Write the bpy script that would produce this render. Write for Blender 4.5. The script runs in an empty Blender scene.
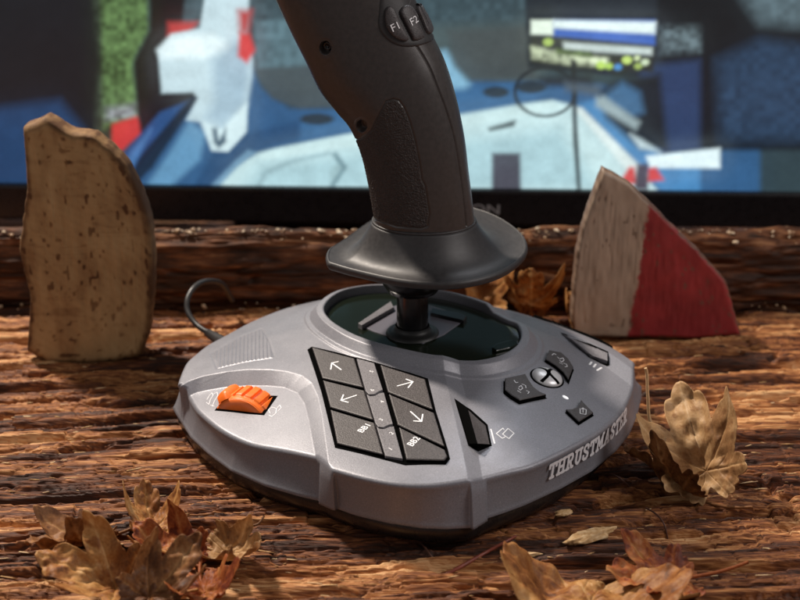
import bpy, bmesh, math, random
import numpy as np
from mathutils import Vector, noise as mnoise
from mathutils.bvhtree import BVHTree

SC = bpy.context.scene
COL = SC.collection
MM = 0.001
RNG = np.random.RandomState(7)
random.seed(7)

# ------------------------------------------------------------------ camera
PITCH = math.radians(22)
LENS = 60.0
FPX = 800 * LENS / 36.0
FWD = np.array([0, math.cos(PITCH), -math.sin(PITCH)])
UPV = np.array([0, math.sin(PITCH), math.cos(PITCH)])
RGT = np.array([1.0, 0, 0])
CAM = np.array([0, 0, 30.0]) - (FWD + 7 / FPX * RGT - 100 / FPX * UPV) * 610.0   # millimetres

cam_d = bpy.data.cameras.new('camera')
cam = bpy.data.objects.new('camera', cam_d); COL.objects.link(cam)
cam.location = Vector(CAM * MM); cam.rotation_euler = (math.radians(90) - PITCH, 0, 0)
cam_d.lens = LENS; cam_d.sensor_width = 36; cam_d.clip_start = 0.01; cam_d.clip_end = 50
cam_d.dof.use_dof = True; cam_d.dof.focus_distance = 0.585; cam_d.dof.aperture_fstop = 10.5
SC.camera = cam
SC.render.resolution_x = 1024; SC.render.resolution_y = 768

# ------------------------------------------------------------------ world and light
w = bpy.data.worlds.new('World'); SC.world = w; w.use_nodes = True
bg = w.node_tree.nodes['Background']
bg.inputs[0].default_value = (0.88, 0.85, 0.85, 1); bg.inputs[1].default_value = 0.14

def area(name, loc, target, size, power, color, size_y=None):
    l = bpy.data.lights.new(name, 'AREA'); l.energy = power; l.color = color
    l.shape = 'RECTANGLE' if size_y else 'DISK'; l.size = size
    if size_y: l.size_y = size_y
    o = bpy.data.objects.new(name, l); COL.objects.link(o)
    o.location = loc
    o.rotation_euler = (Vector(target) - Vector(loc)).to_track_quat('-Z', 'Y').to_euler()
    return o
area('key_lamp', (-0.66, 0.60, 1.20), (0.0, 0.0, 0.03), 0.14, 31, (1.0, 0.885, 0.765))
area('back_softbox', (0.25, 0.95, 0.95), (0.03, 0.05, 0.05), 0.55, 7.5, (0.93, 0.95, 1.0))
area('front_left_softbox', (-0.75, -0.55, 0.55), (0, 0, 0.05), 0.45, 0.5, (0.95, 0.90, 0.90))
area('right_softbox', (0.62, -0.20, 0.58), (0.04, 0.04, 0.10), 0.32, 2.1, (1.0, 0.93, 0.90))

SC.view_settings.view_transform = 'Standard'; SC.view_settings.look = 'None'
SC.view_settings.exposure = 0.3; SC.view_settings.gamma = 1.0
SC.render.engine = 'CYCLES'

# ------------------------------------------------------------------ helpers
def at_z(p, z):
    v = FWD + (p[0] - 400) / FPX * RGT - (p[1] - 300) / FPX * UPV
    return CAM + v * ((z - CAM[2]) / v[2])
def at_y(p, y):
    v = FWD + (p[0] - 400) / FPX * RGT - (p[1] - 300) / FPX * UPV
    return CAM + v * ((y - CAM[1]) / v[1])
def ray(p):
    v = FWD + (p[0] - 400) / FPX * RGT - (p[1] - 300) / FPX * UPV
    return v / np.linalg.norm(v)
def proj(P):
    P = np.asarray(P, float) - CAM
    d = P @ FWD
    return np.stack([400 + FPX * (P @ RGT) / d, 300 - FPX * (P @ UPV) / d], -1)

def smooth(a, b, x):
    t = np.clip((x - a) / (b - a), 0, 1); return t * t * (3 - 2 * t)

def spline(pts, n, closed=False):
    """Catmull-Rom through 2D/3D points, n samples per span."""
    P = np.asarray(pts, float); N = len(P); out = []
    rng = N if closed else N - 1
    for i in range(rng):
        if closed: a, b, c, d = P[(i-1) % N], P[i], P[(i+1) % N], P[(i+2) % N]
        else: a, b, c, d = P[max(i-1, 0)], P[i], P[i+1], P[min(i+2, N-1)]
        for k in range(n):
            t = k / n
            out.append(.5*((2*b)+(-a+c)*t+(2*a-5*b+4*c-d)*t*t+(-a+3*b-3*c+d)*t**3))
    if not closed: out.append(P[-1])
    return np.array(out)

def dist_poly(x, y, poly, closed=True):
    P = np.asarray(poly, float)[:, :2]
    d = np.full(x.shape, 1e9)
    n = len(P)
    for i in range(n if closed else n - 1):
        a = P[i]; b = P[(i+1) % n]; ab = b - a; L = ab @ ab + 1e-12
        t = np.clip(((x-a[0])*ab[0] + (y-a[1])*ab[1]) / L, 0, 1)
        d = np.minimum(d, (x-a[0]-t*ab[0])**2 + (y-a[1]-t*ab[1])**2)
    return np.sqrt(d)
def inside(x, y, poly):
    P = np.asarray(poly, float)[:, :2]; n = len(P); c = np.zeros(x.shape, bool)
    for i in range(n):
        a = P[i]; b = P[(i+1) % n]
        if a[1] == b[1]: continue
        m = ((a[1] > y) != (b[1] > y)) & (x < (b[0]-a[0])*(y-a[1])/(b[1]-a[1]) + a[0])
        c ^= m
    return c
def sdf(x, y, poly):           # negative inside
    d = dist_poly(x, y, poly); return np.where(inside(x, y, poly), -d, d)

def hash2(ix, iy, seed):
    h = (ix.astype(np.int64) * 374761393 + iy.astype(np.int64) * 668265263 + seed * 974634777) & 0xffffffff
    h = ((h ^ (h >> 13)) * 1274126177) & 0xffffffff
    return ((h ^ (h >> 16)) & 0xffff) / 65535.0
def vn(x, y, seed=0):          # value noise 0..1
    x, y = np.broadcast_arrays(x, y)
    ix = np.floor(x); iy = np.floor(y); fx = x-ix; fy = y-iy
    fx = fx*fx*fx*(fx*(fx*6-15)+10); fy = fy*fy*fy*(fy*(fy*6-15)+10)
    a = hash2(ix, iy, seed); b = hash2(ix+1, iy, seed); c = hash2(ix, iy+1, seed); d = hash2(ix+1, iy+1, seed)
    return (a*(1-fx)+b*fx)*(1-fy) + (c*(1-fx)+d*fx)*fy
def fbm(x, y, o=4, seed=0, g=.5):
    s = 0; a = 1; t = 0
    for i in range(o):
        s = s + a*vn(x*2**i, y*2**i, seed+i*17); t += a; a *= g
    return s/t

def mesh_obj(name, verts, faces, mat, parent=None, smooth_shade=True, attrs=None):
    """verts in millimetres."""
    me = bpy.data.meshes.new(name)
    V = np.asarray(verts, np.float64) * MM
    if isinstance(faces, np.ndarray):
        n, k = faces.shape
        me.vertices.add(len(V)); me.vertices.foreach_set('co', V.ravel())
        me.loops.add(n*k); me.loops.foreach_set('vertex_index', faces.ravel().astype(np.int32))
        me.polygons.add(n); me.polygons.foreach_set('loop_start', np.arange(0, n*k, k, dtype=np.int32))
        try: me.polygons.foreach_set('loop_total', np.full(n, k, np.int32))
        except Exception: pass
        me.update(calc_edges=True)
    else:
        me.from_pydata([tuple(v) for v in V], [], [tuple(f) for f in faces]); me.update()
    me.polygons.foreach_set('use_smooth', [smooth_shade]*len(me.polygons))
    for an, av in (attrs or {}).items():
        av = np.asarray(av, np.float32)
        if av.ndim == 1:
            a = me.attributes.new(an, 'FLOAT', 'POINT'); a.data.foreach_set('value', av)
        else:
            a = me.attributes.new(an, 'FLOAT_COLOR', 'POINT')
            a.data.foreach_set('color', np.hstack([av, np.ones((len(av), 1), np.float32)]).ravel())
    if mat: me.materials.append(mat)
    o = bpy.data.objects.new(name, me); COL.objects.link(o)
    if parent: o.parent = parent
    return o

def grid_faces(nr, nc, wrap=False):
    r = np.arange(nr-1)[:, None]; c = np.arange(nc if wrap else nc-1)[None, :]
    c2 = (c+1) % nc
    a = r*nc+c; b = r*nc+c2; d = (r+1)*nc+c; e = (r+1)*nc+c2
    return np.stack([a+0*b, b, e, d], -1).reshape(-1, 4)

def tag(o, label, cat, group=None, kind=None):
    if label: o['label'] = label
    if cat: o['category'] = cat
    if group: o['group'] = group
    if kind: o['kind'] = kind
    return o
def struct(o): o['kind'] = 'structure'; return o
def empty(name, loc, label, cat, group=None):
    o = bpy.data.objects.new(name, None); COL.objects.link(o)
    o.empty_display_size = .01; o.location = Vector(loc)*MM
    return tag(o, label, cat, group)

# ------------------------------------------------------------------ materials
def mat(name, color=(.5, .5, .5), rough=.5, metal=0.0, noise_scale=None, noise_amt=.15, bump=0.0, bump_scale=2000.0,
        bump_dist=.0002, coat=0.0, spec=.5, stretch=(1, 1, 1), emit=None):
    m = bpy.data.materials.new(name); m.use_nodes = True; nt = m.node_tree; N = nt.nodes; L = nt.links
    b = N['Principled BSDF']
    b.inputs['Base Color'].default_value = (*color, 1); b.inputs['Roughness'].default_value = rough
    b.inputs['Metallic'].default_value = metal; b.inputs['Specular IOR Level'].default_value = spec
    b.inputs['Coat Weight'].default_value = coat; b.inputs['Coat Roughness'].default_value = .08
    tc = N.new('ShaderNodeTexCoord'); mp = N.new('ShaderNodeMapping'); mp.inputs['Scale'].default_value = stretch
    L.new(tc.outputs['Object'], mp.inputs['Vector'])
    if noise_scale:
        n = N.new('ShaderNodeTexNoise'); n.inputs['Scale'].default_value = noise_scale; n.inputs['Detail'].default_value = 5
        L.new(mp.outputs[0], n.inputs['Vector'])
        r = N.new('ShaderNodeMapRange'); r.inputs[1].default_value = .3; r.inputs[2].default_value = .7
        r.inputs[3].default_value = 1-noise_amt; r.inputs[4].default_value = 1+noise_amt
        L.new(n.outputs['Fac'], r.inputs[0])
        vm = N.new('ShaderNodeVectorMath'); vm.operation = 'SCALE'; vm.inputs[0].default_value = color
        L.new(r.outputs[0], vm.inputs['Scale']); L.new(vm.outputs[0], b.inputs['Base Color'])
        rr = N.new('ShaderNodeMapRange'); rr.inputs[3].default_value = rough*.85; rr.inputs[4].default_value = min(1, rough*1.15)
        L.new(n.outputs['Fac'], rr.inputs[0]); L.new(rr.outputs[0], b.inputs['Roughness'])
    if bump:
        n2 = N.new('ShaderNodeTexNoise'); n2.inputs['Scale'].default_value = bump_scale; n2.inputs['Detail'].default_value = 2
        L.new(mp.outputs[0], n2.inputs['Vector'])
        bp = N.new('ShaderNodeBump'); bp.inputs['Strength'].default_value = bump; bp.inputs['Distance'].default_value = bump_dist
        L.new(n2.outputs['Fac'], bp.inputs['Height']); L.new(bp.outputs[0], b.inputs['Normal'])
    if emit:
        b.inputs['Emission Color'].default_value = (*emit, 1); b.inputs['Emission Strength'].default_value = 1
    return m

def attr_mat(name, stops, rough=.8, attr='grain', fine=(1, 1, 1), fine_scale=400, fine_amt=.25, bump=.4, bump_dist=.0004,
             spec=.3, trans=0.0):
    """colour ramp over a per-vertex pigment value, broken up by fine stretched noise."""
    m = bpy.data.materials.new(name); m.use_nodes = True; nt = m.node_tree; N = nt.nodes; L = nt.links
    b = N['Principled BSDF']; b.inputs['Roughness'].default_value = rough; b.inputs['Specular IOR Level'].default_value = spec
    a = N.new('ShaderNodeAttribute'); a.attribute_name = attr
    tc = N.new('ShaderNodeTexCoord'); mp = N.new('ShaderNodeMapping'); mp.inputs['Scale'].default_value = fine
    L.new(tc.outputs['Object'], mp.inputs[0])
    n = N.new('ShaderNodeTexNoise'); n.inputs['Scale'].default_value = fine_scale; n.inputs['Detail'].default_value = 6
    L.new(mp.outputs[0], n.inputs['Vector'])
    r = N.new('ShaderNodeMapRange'); r.inputs[1].default_value = .3; r.inputs[2].default_value = .7
    r.inputs[3].default_value = -fine_amt; r.inputs[4].default_value = fine_amt
    L.new(n.outputs['Fac'], r.inputs[0])
    ad = N.new('ShaderNodeMath'); ad.operation = 'ADD'; L.new(a.outputs['Fac'], ad.inputs[0]); L.new(r.outputs[0], ad.inputs[1])
    cr = N.new('ShaderNodeValToRGB'); el = cr.color_ramp.elements
    el[0].position = stops[0][0]; el[0].color = (*stops[0][1], 1); el[1].position = stops[-1][0]; el[1].color = (*stops[-1][1], 1)
    for p, c in stops[1:-1]:
        e = el.new(p); e.color = (*c, 1)
    L.new(ad.outputs[0], cr.inputs[0]); L.new(cr.outputs[0], b.inputs['Base Color'])
    if bump:
        bp = N.new('ShaderNodeBump'); bp.inputs['Strength'].default_value = bump; bp.inputs['Distance'].default_value = bump_dist
        L.new(n.outputs['Fac'], bp.inputs['Height']); L.new(bp.outputs[0], b.inputs['Normal'])
    if trans:
        b.inputs['Subsurface Weight'].default_value = 0
        t = N.new('ShaderNodeBsdfTranslucent'); L.new(cr.outputs[0], t.inputs[0])
        mx = N.new("ShaderNodeMixShader"); mx.inputs[0].default_value = trans+.08
        out = N['Material Output']; L.new(b.outputs[0], mx.inputs[1]); L.new(t.outputs[0], mx.inputs[2]); L.new(mx.outputs[0], out.inputs[0])
    return m

M_shell = mat('satin_grey_plastic', (.208, .209, .235), .44, .2, 1900, .18, .42, 1900, .00012, spec=.5)
def wear(m, lo, hi):
    nt = m.node_tree; N = nt.nodes; L = nt.links; b = N['Principled BSDF']; tc = N.new('ShaderNodeTexCoord')
    n1 = N.new('ShaderNodeTexNoise'); n1.inputs['Scale'].default_value = 45; n1.inputs['Detail'].default_value = 6; n1.inputs['Roughness'].default_value = .65; L.new(tc.outputs['Object'], n1.inputs['Vector'])
    mr = N.new('ShaderNodeMapRange'); mr.inputs[1].default_value = .35; mr.inputs[2].default_value = .68; mr.inputs[3].default_value = lo; mr.inputs[4].default_value = hi
    L.new(n1.outputs['Fac'], mr.inputs[0]); L.new(mr.outputs[0], b.inputs['Roughness'])
    v = N.new('ShaderNodeTexVoronoi'); v.inputs['Scale'].default_value = 330; v.inputs['Randomness'].default_value = 1; L.new(tc.outputs['Object'], v.inputs['Vector'])
    th = N.new('ShaderNodeMapRange'); th.inputs[1].default_value = .045; th.inputs[2].default_value = .10; th.inputs[3].default_value = .55; th.inputs[4].default_value = 0; L.new(v.outputs['Distance'], th.inputs[0])
    mx = N.new('ShaderNodeMix'); mx.data_type = 'RGBA'; mx.inputs['B'].default_value = (.46, .44, .42, 1)
    old = b.inputs['Base Color'].links[0].from_socket; L.new(old, mx.inputs['A']); L.new(th.outputs[0], mx.inputs['Factor']); L.new(mx.outputs['Result'], b.inputs['Base Color'])
wear(M_shell, .38, .54)
M_bottom = mat('black_base_plastic', (.016, .012, .011), .28, 0, 300, .2)
M_key = mat('dark_key_plastic', (.050, .043, .044), .5, 0, 1500, .5, .8, 1700, .00016)
M_keymid = mat('grey_key_plastic', (.150, .143, .155), .45, 0, 1500, .3, .6, 1700, .00012)
M_side = mat('black_gap', (.003, .003, .003), .9, spec=.0)
M_white = mat('white_print', (.88, .88, .90), .5)
M_print = mat('silver_print', (.74, .74, .77), .4)
M_guard = mat('black_satin_plastic', (.026, .024, .025), .50, 0, 500, .2, .25, 3000, .0001)
M_grip = mat('warm_black_plastic', (.044, .037, .035), .36, 0, 500, .15, .25, 3000, .0001)
M_rubber = mat('pebbled_rubber', (.030, .022, .020), .55, 0, 900, .3, 1.0, 1500, .0008)
M_gloss = mat('glossy_black_plastic', (.007, .010, .006), .12, 0, spec=.35)
M_shaft = mat('shaft_black', (.010, .009, .010), .22, 0)
M_orange = mat('orange_plastic', (.90, .165, .010), .42, 0, 300, .08)
M_silver = mat('home_button_silver', (.70, .70, .71), .34, .35)
M_lav = mat('gimbal_cover', (.13, .125, .15), .3, 0)
M_led = mat('led_dot', (.8, .8, .8), .3, emit=(.5, .5, .5))

# ================================================================== THE SETTING: weathered wood
def wood_height(X, Y):
    a = math.radians(4)
    U = X*math.cos(a) + Y*math.sin(a); V = -X*math.sin(a) + Y*math.cos(a)
    V = V + 6*(fbm(U/120+3, V/60, 2, 5)-.5)*2 + .55*(fbm(U/44, V/14, 2, 9)-.5)*2
    # strips of split wood
    cell = V/9.0 + 1.1*vn(U/220, V/23, 31)
    k = np.floor(cell); f = cell-k
    kh = hash2(k, np.floor(U/170 + hash2(k, k*0, 3)*5), 77)
    edge = np.minimum(f, 1-f)*9.0
    depth = .35 + .65*vn(U/60+k*7.3, k, 13)
    h = (kh-.5)*3.4 - (1-smooth(0, 1.9, edge))*6.6*depth
    tilt = (hash2(k, k*0+2, 5)-.5)*3.0
    h = h + (f-.5)*tilt
    # split fissures and fibres
    r1 = 1-np.abs(2*vn(U/46, V/4.2, 21)-1); r1b = vn(U/70, V/18, 23)
    h = h - smooth(.84, .98, r1)*3.6*smooth(.35, .7, r1b)
    r2 = 1-np.abs(2*vn(U/24+9, V/1.9, 22)-1)
    h = h - smooth(.74, .97, r2)*1.15*smooth(.2, .6, vn(U/80, V/11, 29))
    h = h + (vn(U/15, V/1.0, 41)-.5)*.75 + (vn(U/6, V/.55, 43)-.5)*.34
    # flaked steps
    st = fbm(U/38, V/9, 3, 61); q = st*7; fl = np.floor(q); fr = q-fl
    h = h + (fl + smooth(.90, 1, fr))*.85 - 2.9
    # short cross breaks
    cb = 1-np.abs(2*vn(U/5.5+V/9, V/7, 71)-1)
    h = h - smooth(.92, 1, cb)*1.2*smooth(.45, .7, vn(U/30, V/30, 72))
    h = h + 2.2*(fbm(X/130, Y/70, 2, 81)-.5)
    for pts, wd, dp_ in FISS:
        dd = dist_poly(X+3*(fbm(X/14, Y/5, 2, 91)-.5), Y+2.6*(fbm(X/26, Y/9, 3, 92)-.5), pts, False)
        tap = np.clip(vn(X/22, Y*0+wd, 94)*1.5, .25, 1)
        h = h - dp_*tap*np.exp(-(dd/wd/tap)**2)
        yl = np.interp(X, pts[:, 0], pts[:, 1]) - Y
        near = (X > pts[0, 0]-10) & (X < pts[-1, 0]+10)
        h = h + np.where(near, 1.3*np.exp(-np.abs(yl)/9)*np.sign(-yl)*smooth(0, 2.5, np.abs(yl)), 0)*tap
    return h, U, V
def fz(pts): return np.array(sorted([tuple(at_z(p, -1)[:2]) for p in pts]))
FISS = [(fz([(455, 528), (500, 518), (560, 508), (610, 497), (672, 490), (760, 484)]), 1.3, 6.0),
        (fz([(430, 560), (500, 545), (560, 534), (620, 522), (680, 514), (770, 512)]), 1.0, 5.0),
        (fz([(590, 470), (640, 455), (690, 452), (760, 448)]), 1.3, 4.5),
        (fz([(60, 398), (130, 402), (180, 404)]), 1.5, 5.0),
        (fz([(60, 448), (130, 440), (180, 432), (200, 430)]), 1.3, 5.0),
        (fz([(30, 372), (110, 378), (200, 372)]), 1.6, 4.5),
        (fz([(650, 400), (700, 396), (800, 400)]), 1.5, 5.0),
        (fz([(640, 372), (700, 368), (800, 366)]), 1.3, 4.5)]
def wood_color(U, V, h):
    g = .47 + .55*(vn(U/60, V/3.0, 101)-.5) + .40*(vn(U/22, V/.9, 102)-.5) + .75*(fbm(U/60, V/16, 3, 103)-.5)
    g += .20*(vn(U/5, V/.45, 104)-.5)
    return g
def top_z(x, y):
    h, U, V = wood_height(np.array([float(x)]), np.array([float(y)])); return float(ground_adj(np.array([float(x)]), np.array([float(y)]), h)[0])
def ground_adj(X, Y, h):
    # settle under the joystick so that it rests on the highest fibres
    under = 1-smooth(70, 115, np.hypot(X, (Y-20)*1.05))
    h = h-1.2
    return h*(1-under) + np.minimum(h, -.1)*under
xs = np.concatenate([np.linspace(-480, -232, 90)[:-1], np.arange(-232, 232, .62), np.linspace(232, 480, 90)])
ys = np.concatenate([np.linspace(-260, -128, 70)[:-1], np.arange(-128, 40, .36), np.arange(40, 205, .55)])
X, Y = np.meshgrid(xs, ys)
h, U, V = wood_height(X, Y); g = wood_color(U, V, h); Z = ground_adj(X, Y, h)
# front edge rolls down, rear edge too
Z = Z - 30*smooth(182, 205, Y)**2
wood_stops = [(0.08, (.030, .009, .003)), (.32, (.085, .023, .006)), (.54, (.215, .073, .021)), (.74, (.41, .175, .058)), (.98, (.64, .37, .17))]
M_wood = attr_mat('weathered_wood', wood_stops, .62, fine=(.16, 3.4, 1), fine_scale=620, fine_amt=.22, bump=1.0, bump_dist=.0007)
nt_ = M_wood.node_tree; N_ = nt_.nodes; L_ = nt_.links; pb = N_['Principled BSDF']
tc_ = N_.new('ShaderNodeTexCoord'); mp_ = N_.new('ShaderNodeMapping'); mp_.inputs['Scale'].default_value = (.09, 1.05, .5); mp_.inputs['Rotation'].default_value = (0, 0, math.radians(-4))
L_.new(tc_.outputs['Object'], mp_.inputs[0])
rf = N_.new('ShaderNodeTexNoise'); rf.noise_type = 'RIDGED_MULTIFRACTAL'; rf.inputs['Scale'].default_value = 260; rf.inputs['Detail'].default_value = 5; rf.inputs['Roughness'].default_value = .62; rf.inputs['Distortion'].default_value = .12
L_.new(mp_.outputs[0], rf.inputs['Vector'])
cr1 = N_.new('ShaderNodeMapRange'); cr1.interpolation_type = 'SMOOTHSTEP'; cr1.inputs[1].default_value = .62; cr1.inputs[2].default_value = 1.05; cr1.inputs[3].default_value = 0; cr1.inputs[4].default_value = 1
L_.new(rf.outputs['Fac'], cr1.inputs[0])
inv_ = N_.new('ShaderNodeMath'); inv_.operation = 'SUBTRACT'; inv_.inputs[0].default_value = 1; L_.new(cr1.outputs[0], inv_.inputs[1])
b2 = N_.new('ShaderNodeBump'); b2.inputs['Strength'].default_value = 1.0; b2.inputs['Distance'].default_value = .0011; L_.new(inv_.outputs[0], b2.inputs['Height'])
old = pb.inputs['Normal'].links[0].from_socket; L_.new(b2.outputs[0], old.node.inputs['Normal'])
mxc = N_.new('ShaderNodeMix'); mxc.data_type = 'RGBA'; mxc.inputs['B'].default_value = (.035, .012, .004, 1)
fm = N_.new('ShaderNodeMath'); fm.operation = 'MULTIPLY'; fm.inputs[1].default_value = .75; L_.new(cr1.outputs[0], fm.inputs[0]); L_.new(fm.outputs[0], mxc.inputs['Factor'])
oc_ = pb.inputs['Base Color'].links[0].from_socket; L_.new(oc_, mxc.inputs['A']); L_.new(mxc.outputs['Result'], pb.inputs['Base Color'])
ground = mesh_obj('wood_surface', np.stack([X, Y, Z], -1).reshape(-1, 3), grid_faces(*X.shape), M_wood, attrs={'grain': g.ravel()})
struct(ground)
# boards behind it, below the screen
xs2 = np.linspace(-600, 600, 420); ys2 = np.linspace(200, 620, 240)
X2, Y2 = np.meshgrid(xs2, ys2)
h2, U2, V2 = wood_height(X2*.6, Y2*.8)
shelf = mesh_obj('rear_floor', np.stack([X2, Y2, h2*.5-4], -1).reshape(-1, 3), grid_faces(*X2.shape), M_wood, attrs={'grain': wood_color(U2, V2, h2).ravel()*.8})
struct(shelf)

# ================================================================== JOYSTICK
JOY = empty('flight_joystick', (0, 20, 0), 'flight joystick with a black grip and an orange wheel on its grey base', 'joystick')
JO = np.array([0, 20, 0.0])
def part(name, V, F, m, parent=None, label=None, **k):
    """a part: parent None = the joystick's own Empty; world millimetres in, local coordinates out."""
    o = mesh_obj(name, np.asarray(V, float)-JO, F, m, parent or JOY, **k)
    if label: o['label'] = label
    return o

CX, CY = 7.0, 45.0
Z_RIM, PANEL_DROP, RIGHT_DROP = 30.0, 5.0, 2.6
def pz(pts, z): return np.array([at_z(p, z)[:2] for p in pts])
out_pts = [ # (px, py, z) of the shell's upper edge
    (316.5, 459.5, 27.6), (331, 471, 28.8), (366, 479, 29.5), (400, 484, 29.8), (434, 484.5, 29.8), (472, 480, 29.5), (485, 478, 27.6), (510, 472, 27.4), (535, 465, 27.2),
    (569, 449.5, 26.9), (602, 430, 26.8), (623, 410, 26.6), (633, 389, 26.8), (634, 374, 27.5), (635, 361, 29.5), (628, 354, 31), (614, 346, 31), (582, 331, 32), (556, 321, 32), (530, 313, 32)]
back_w = [(54, 106), (38, 118), (15, 125), (-10, 127), (-35, 122)]
out_pts2 = [(300, 300, 32), (272, 310, 32), (250, 319, 32), (226, 332, 32), (207, 343, 31), (195, 352, 31), (186, 362, 30), (179.5, 376, 30), (176.5, 385, 30),
            (183, 389, 26.5), (187.5, 395, 25.2), (193, 405, 25.2), (201, 414, 25.4), (221, 429, 25.8), (248, 441, 26.4), (282, 450, 27)]
oc = [tuple(at_z(p[:2], p[2])[:2]) for p in out_pts] + back_w + [tuple(at_z(p[:2], p[2])[:2]) for p in out_pts2]
# polyline with light rounding: insert linear midpoints so corners stay crisp
oc = np.array(oc)
def polar(poly):
    d = poly - np.array([CX, CY]); return np.arctan2(d[:, 1], d[:, 0]), np.hypot(d[:, 0], d[:, 1])
def polar_fn(poly, NA=1440*8):
    """radius by angle: intersections of rays with the polygon."""
    a, r = polar(poly)
    a = np.unwrap(np.append(a, a[0])); r = np.append(r, r[0])
    if a[-1] < a[0]: a = a[::-1]; r = r[::-1]
    # dense linear edges
    P = np.stack([r*np.cos(a), r*np.sin(a)], -1); Q = []
    for i in range(len(P)-1):
        t = np.linspace(0, 1, 60, endpoint=False)[:, None]; Q.append(P[i]*(1-t)+P[i+1]*t)
    Q = np.vstack(Q); aa = np.unwrap(np.arctan2(Q[:, 1], Q[:, 0])); rr = np.hypot(Q[:, 0], Q[:, 1])
    o = np.argsort(aa); aa = aa[o]; rr = rr[o]
    g = np.linspace(-math.pi, math.pi, NA, endpoint=False)
    return g, np.interp(g, aa, rr, period=2*math.pi)
def fsmooth(r, sig):
    n = len(r); f = np.fft.rfft(r); k = np.arange(len(f)); return np.fft.irfft(f*np.exp(-.5*(k*sig*2*math.pi/n)**2), n)
# outline: spline between pieces that are smooth, corners kept at the ribs
segs = []
def idx(p): return int(np.argmin(np.hypot(oc[:, 0]-p[0], oc[:, 1]-p[1])))
corner_ids = [0, 1, 5, 6, idx(at_z((635, 361), 30)), idx(at_z((176.5, 385), 30)), idx(at_z((187.5, 395), 25))]
corner_ids = sorted(set(corner_ids))
for a_, b_ in zip(corner_ids, corner_ids[1:]+[corner_ids[0]+len(oc)]):
    ids = [i % len(oc) for i in range(a_, b_+1)]
    segs.append(spline(oc[ids], 8)[:-1])
OUT = np.vstack(segs)
GA, R_OUT = polar_fn(OUT)
R_OUT = fsmooth(R_OUT, 7)
bot_px = [(172.5, 408), (177, 416), (182, 424), (191, 438), (208, 454), (231, 471), (265, 486), (299, 496), (319, 500.5), (332, 506.5), (355, 515), (389, 523), (422, 528), (445, 529), (472, 527.5),
          (485, 519), (505, 512.5), (525, 505), (562, 488), (592, 471), (616, 451), (629, 435), (637, 416), (641.5, 398), (641.5, 385)]
bc = pz(bot_px, 9.5)
_, rB = polar_fn(np.vstack([bc, [[116, 60], [108, 78], [85, 96], [60, 108], [30, 122], [0, 128], [-40, 122], [-70, 106], [-98, 78], [-112, 45]]]))
gA = GA; aS, aE = [math.atan2(q[1]-CY, q[0]-CX) for q in (bc[-1], bc[0])]
front_w = smooth(0, .12, (gA - (-math.pi)) ) * 0 + 1.0
isback = (gA > aS) & (gA < (aE if aE > 0 else math.pi*2))
R_BOT = np.where(isback, R_OUT-.8, rB); R_BOT = fsmooth(R_BOT, 9)
R_M = fsmooth(R_OUT, 320)
hole_px = [(324, 306), (331, 318), (350, 330), (370, 338), (390, 343.5), (412, 348.5), (436, 353), (452, 358), (476, 358.5), (500, 353), (515, 344), (521, 333), (517, 322), (505, 312),
           (480, 300), (450, 291), (414, 285), (378, 283), (350, 286.5), (333, 294)]
HOLE = spline(np.array([at_z(p, 46.0 if 7 <= i_ <= 12 else 48.8)[:2] for i_, p in enumerate(hole_px)]), 8, True)
_, R_IN = polar_fn(HOLE); R_IN = fsmooth(R_IN, 30)
def ang(x, y): return np.arctan2(y-CY, x-CX)
def rfun(a, R): return np.interp(a, GA, R, period=2*math.pi)

# the lowered panel at left (with the wheel)
ridge_px = [(150, 392), (176.5, 379), (189, 374), (202, 372), (225, 371.5), (247, 372.5), (270, 375.5), (287, 379), (302, 384), (312, 391), (318, 402), (322, 416), (326, 440), (331, 471), (337, 510)]
panel_px = [(165, 402), (187, 388.5), (196, 386.5), (208, 386), (225, 386), (248, 387.5), (268, 390.5), (285, 395), (298, 402), (305, 412), (309, 426), (313, 444), (316.5, 459), (322, 495)]
RIDGE = np.vstack([pz(ridge_px, 34), [[-40, -140], [-200, -120], [-200, 20]]])
PANEL = np.vstack([pz(panel_px, 29.5), [[-45, -140], [-190, -120], [-190, 10]]])
# the lowered panel at right (round the home button)
rl_a = [(433, 352), (440, 370), (446.5, 392), (456, 422), (466, 454), (472, 480), (480, 520)]
rl_b = [(450, 358), (454, 371), (460, 388), (467, 407), (477, 440), (486, 478), (494, 520)]
ru_a = [(700, 388), (635, 359), (614, 348), (582, 334), (556, 324), (530, 315), (505, 308)]
ru_b = [(700, 400), (633, 374), (609, 362.5), (582, 349), (556, 338.5), (530, 329), (512, 321)]
inner = [[30, 42], [20, 30]]
RA = np.vstack([pz(rl_a[::-1], 37), inner, pz(ru_a[::-1], 36), [[200, -20], [120, -140]]])
RB = np.vstack([pz(rl_b[::-1], 34), inner, pz(ru_b[::-1], 33.5), [[195, -30], [110, -140]]])
ribpx = [(210, 344), (240, 330.5), (261, 326), (269, 342), (274.5, 360), (245, 359.8), (217, 361.5)]
RIBP = pz(ribpx, 37)

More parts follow.
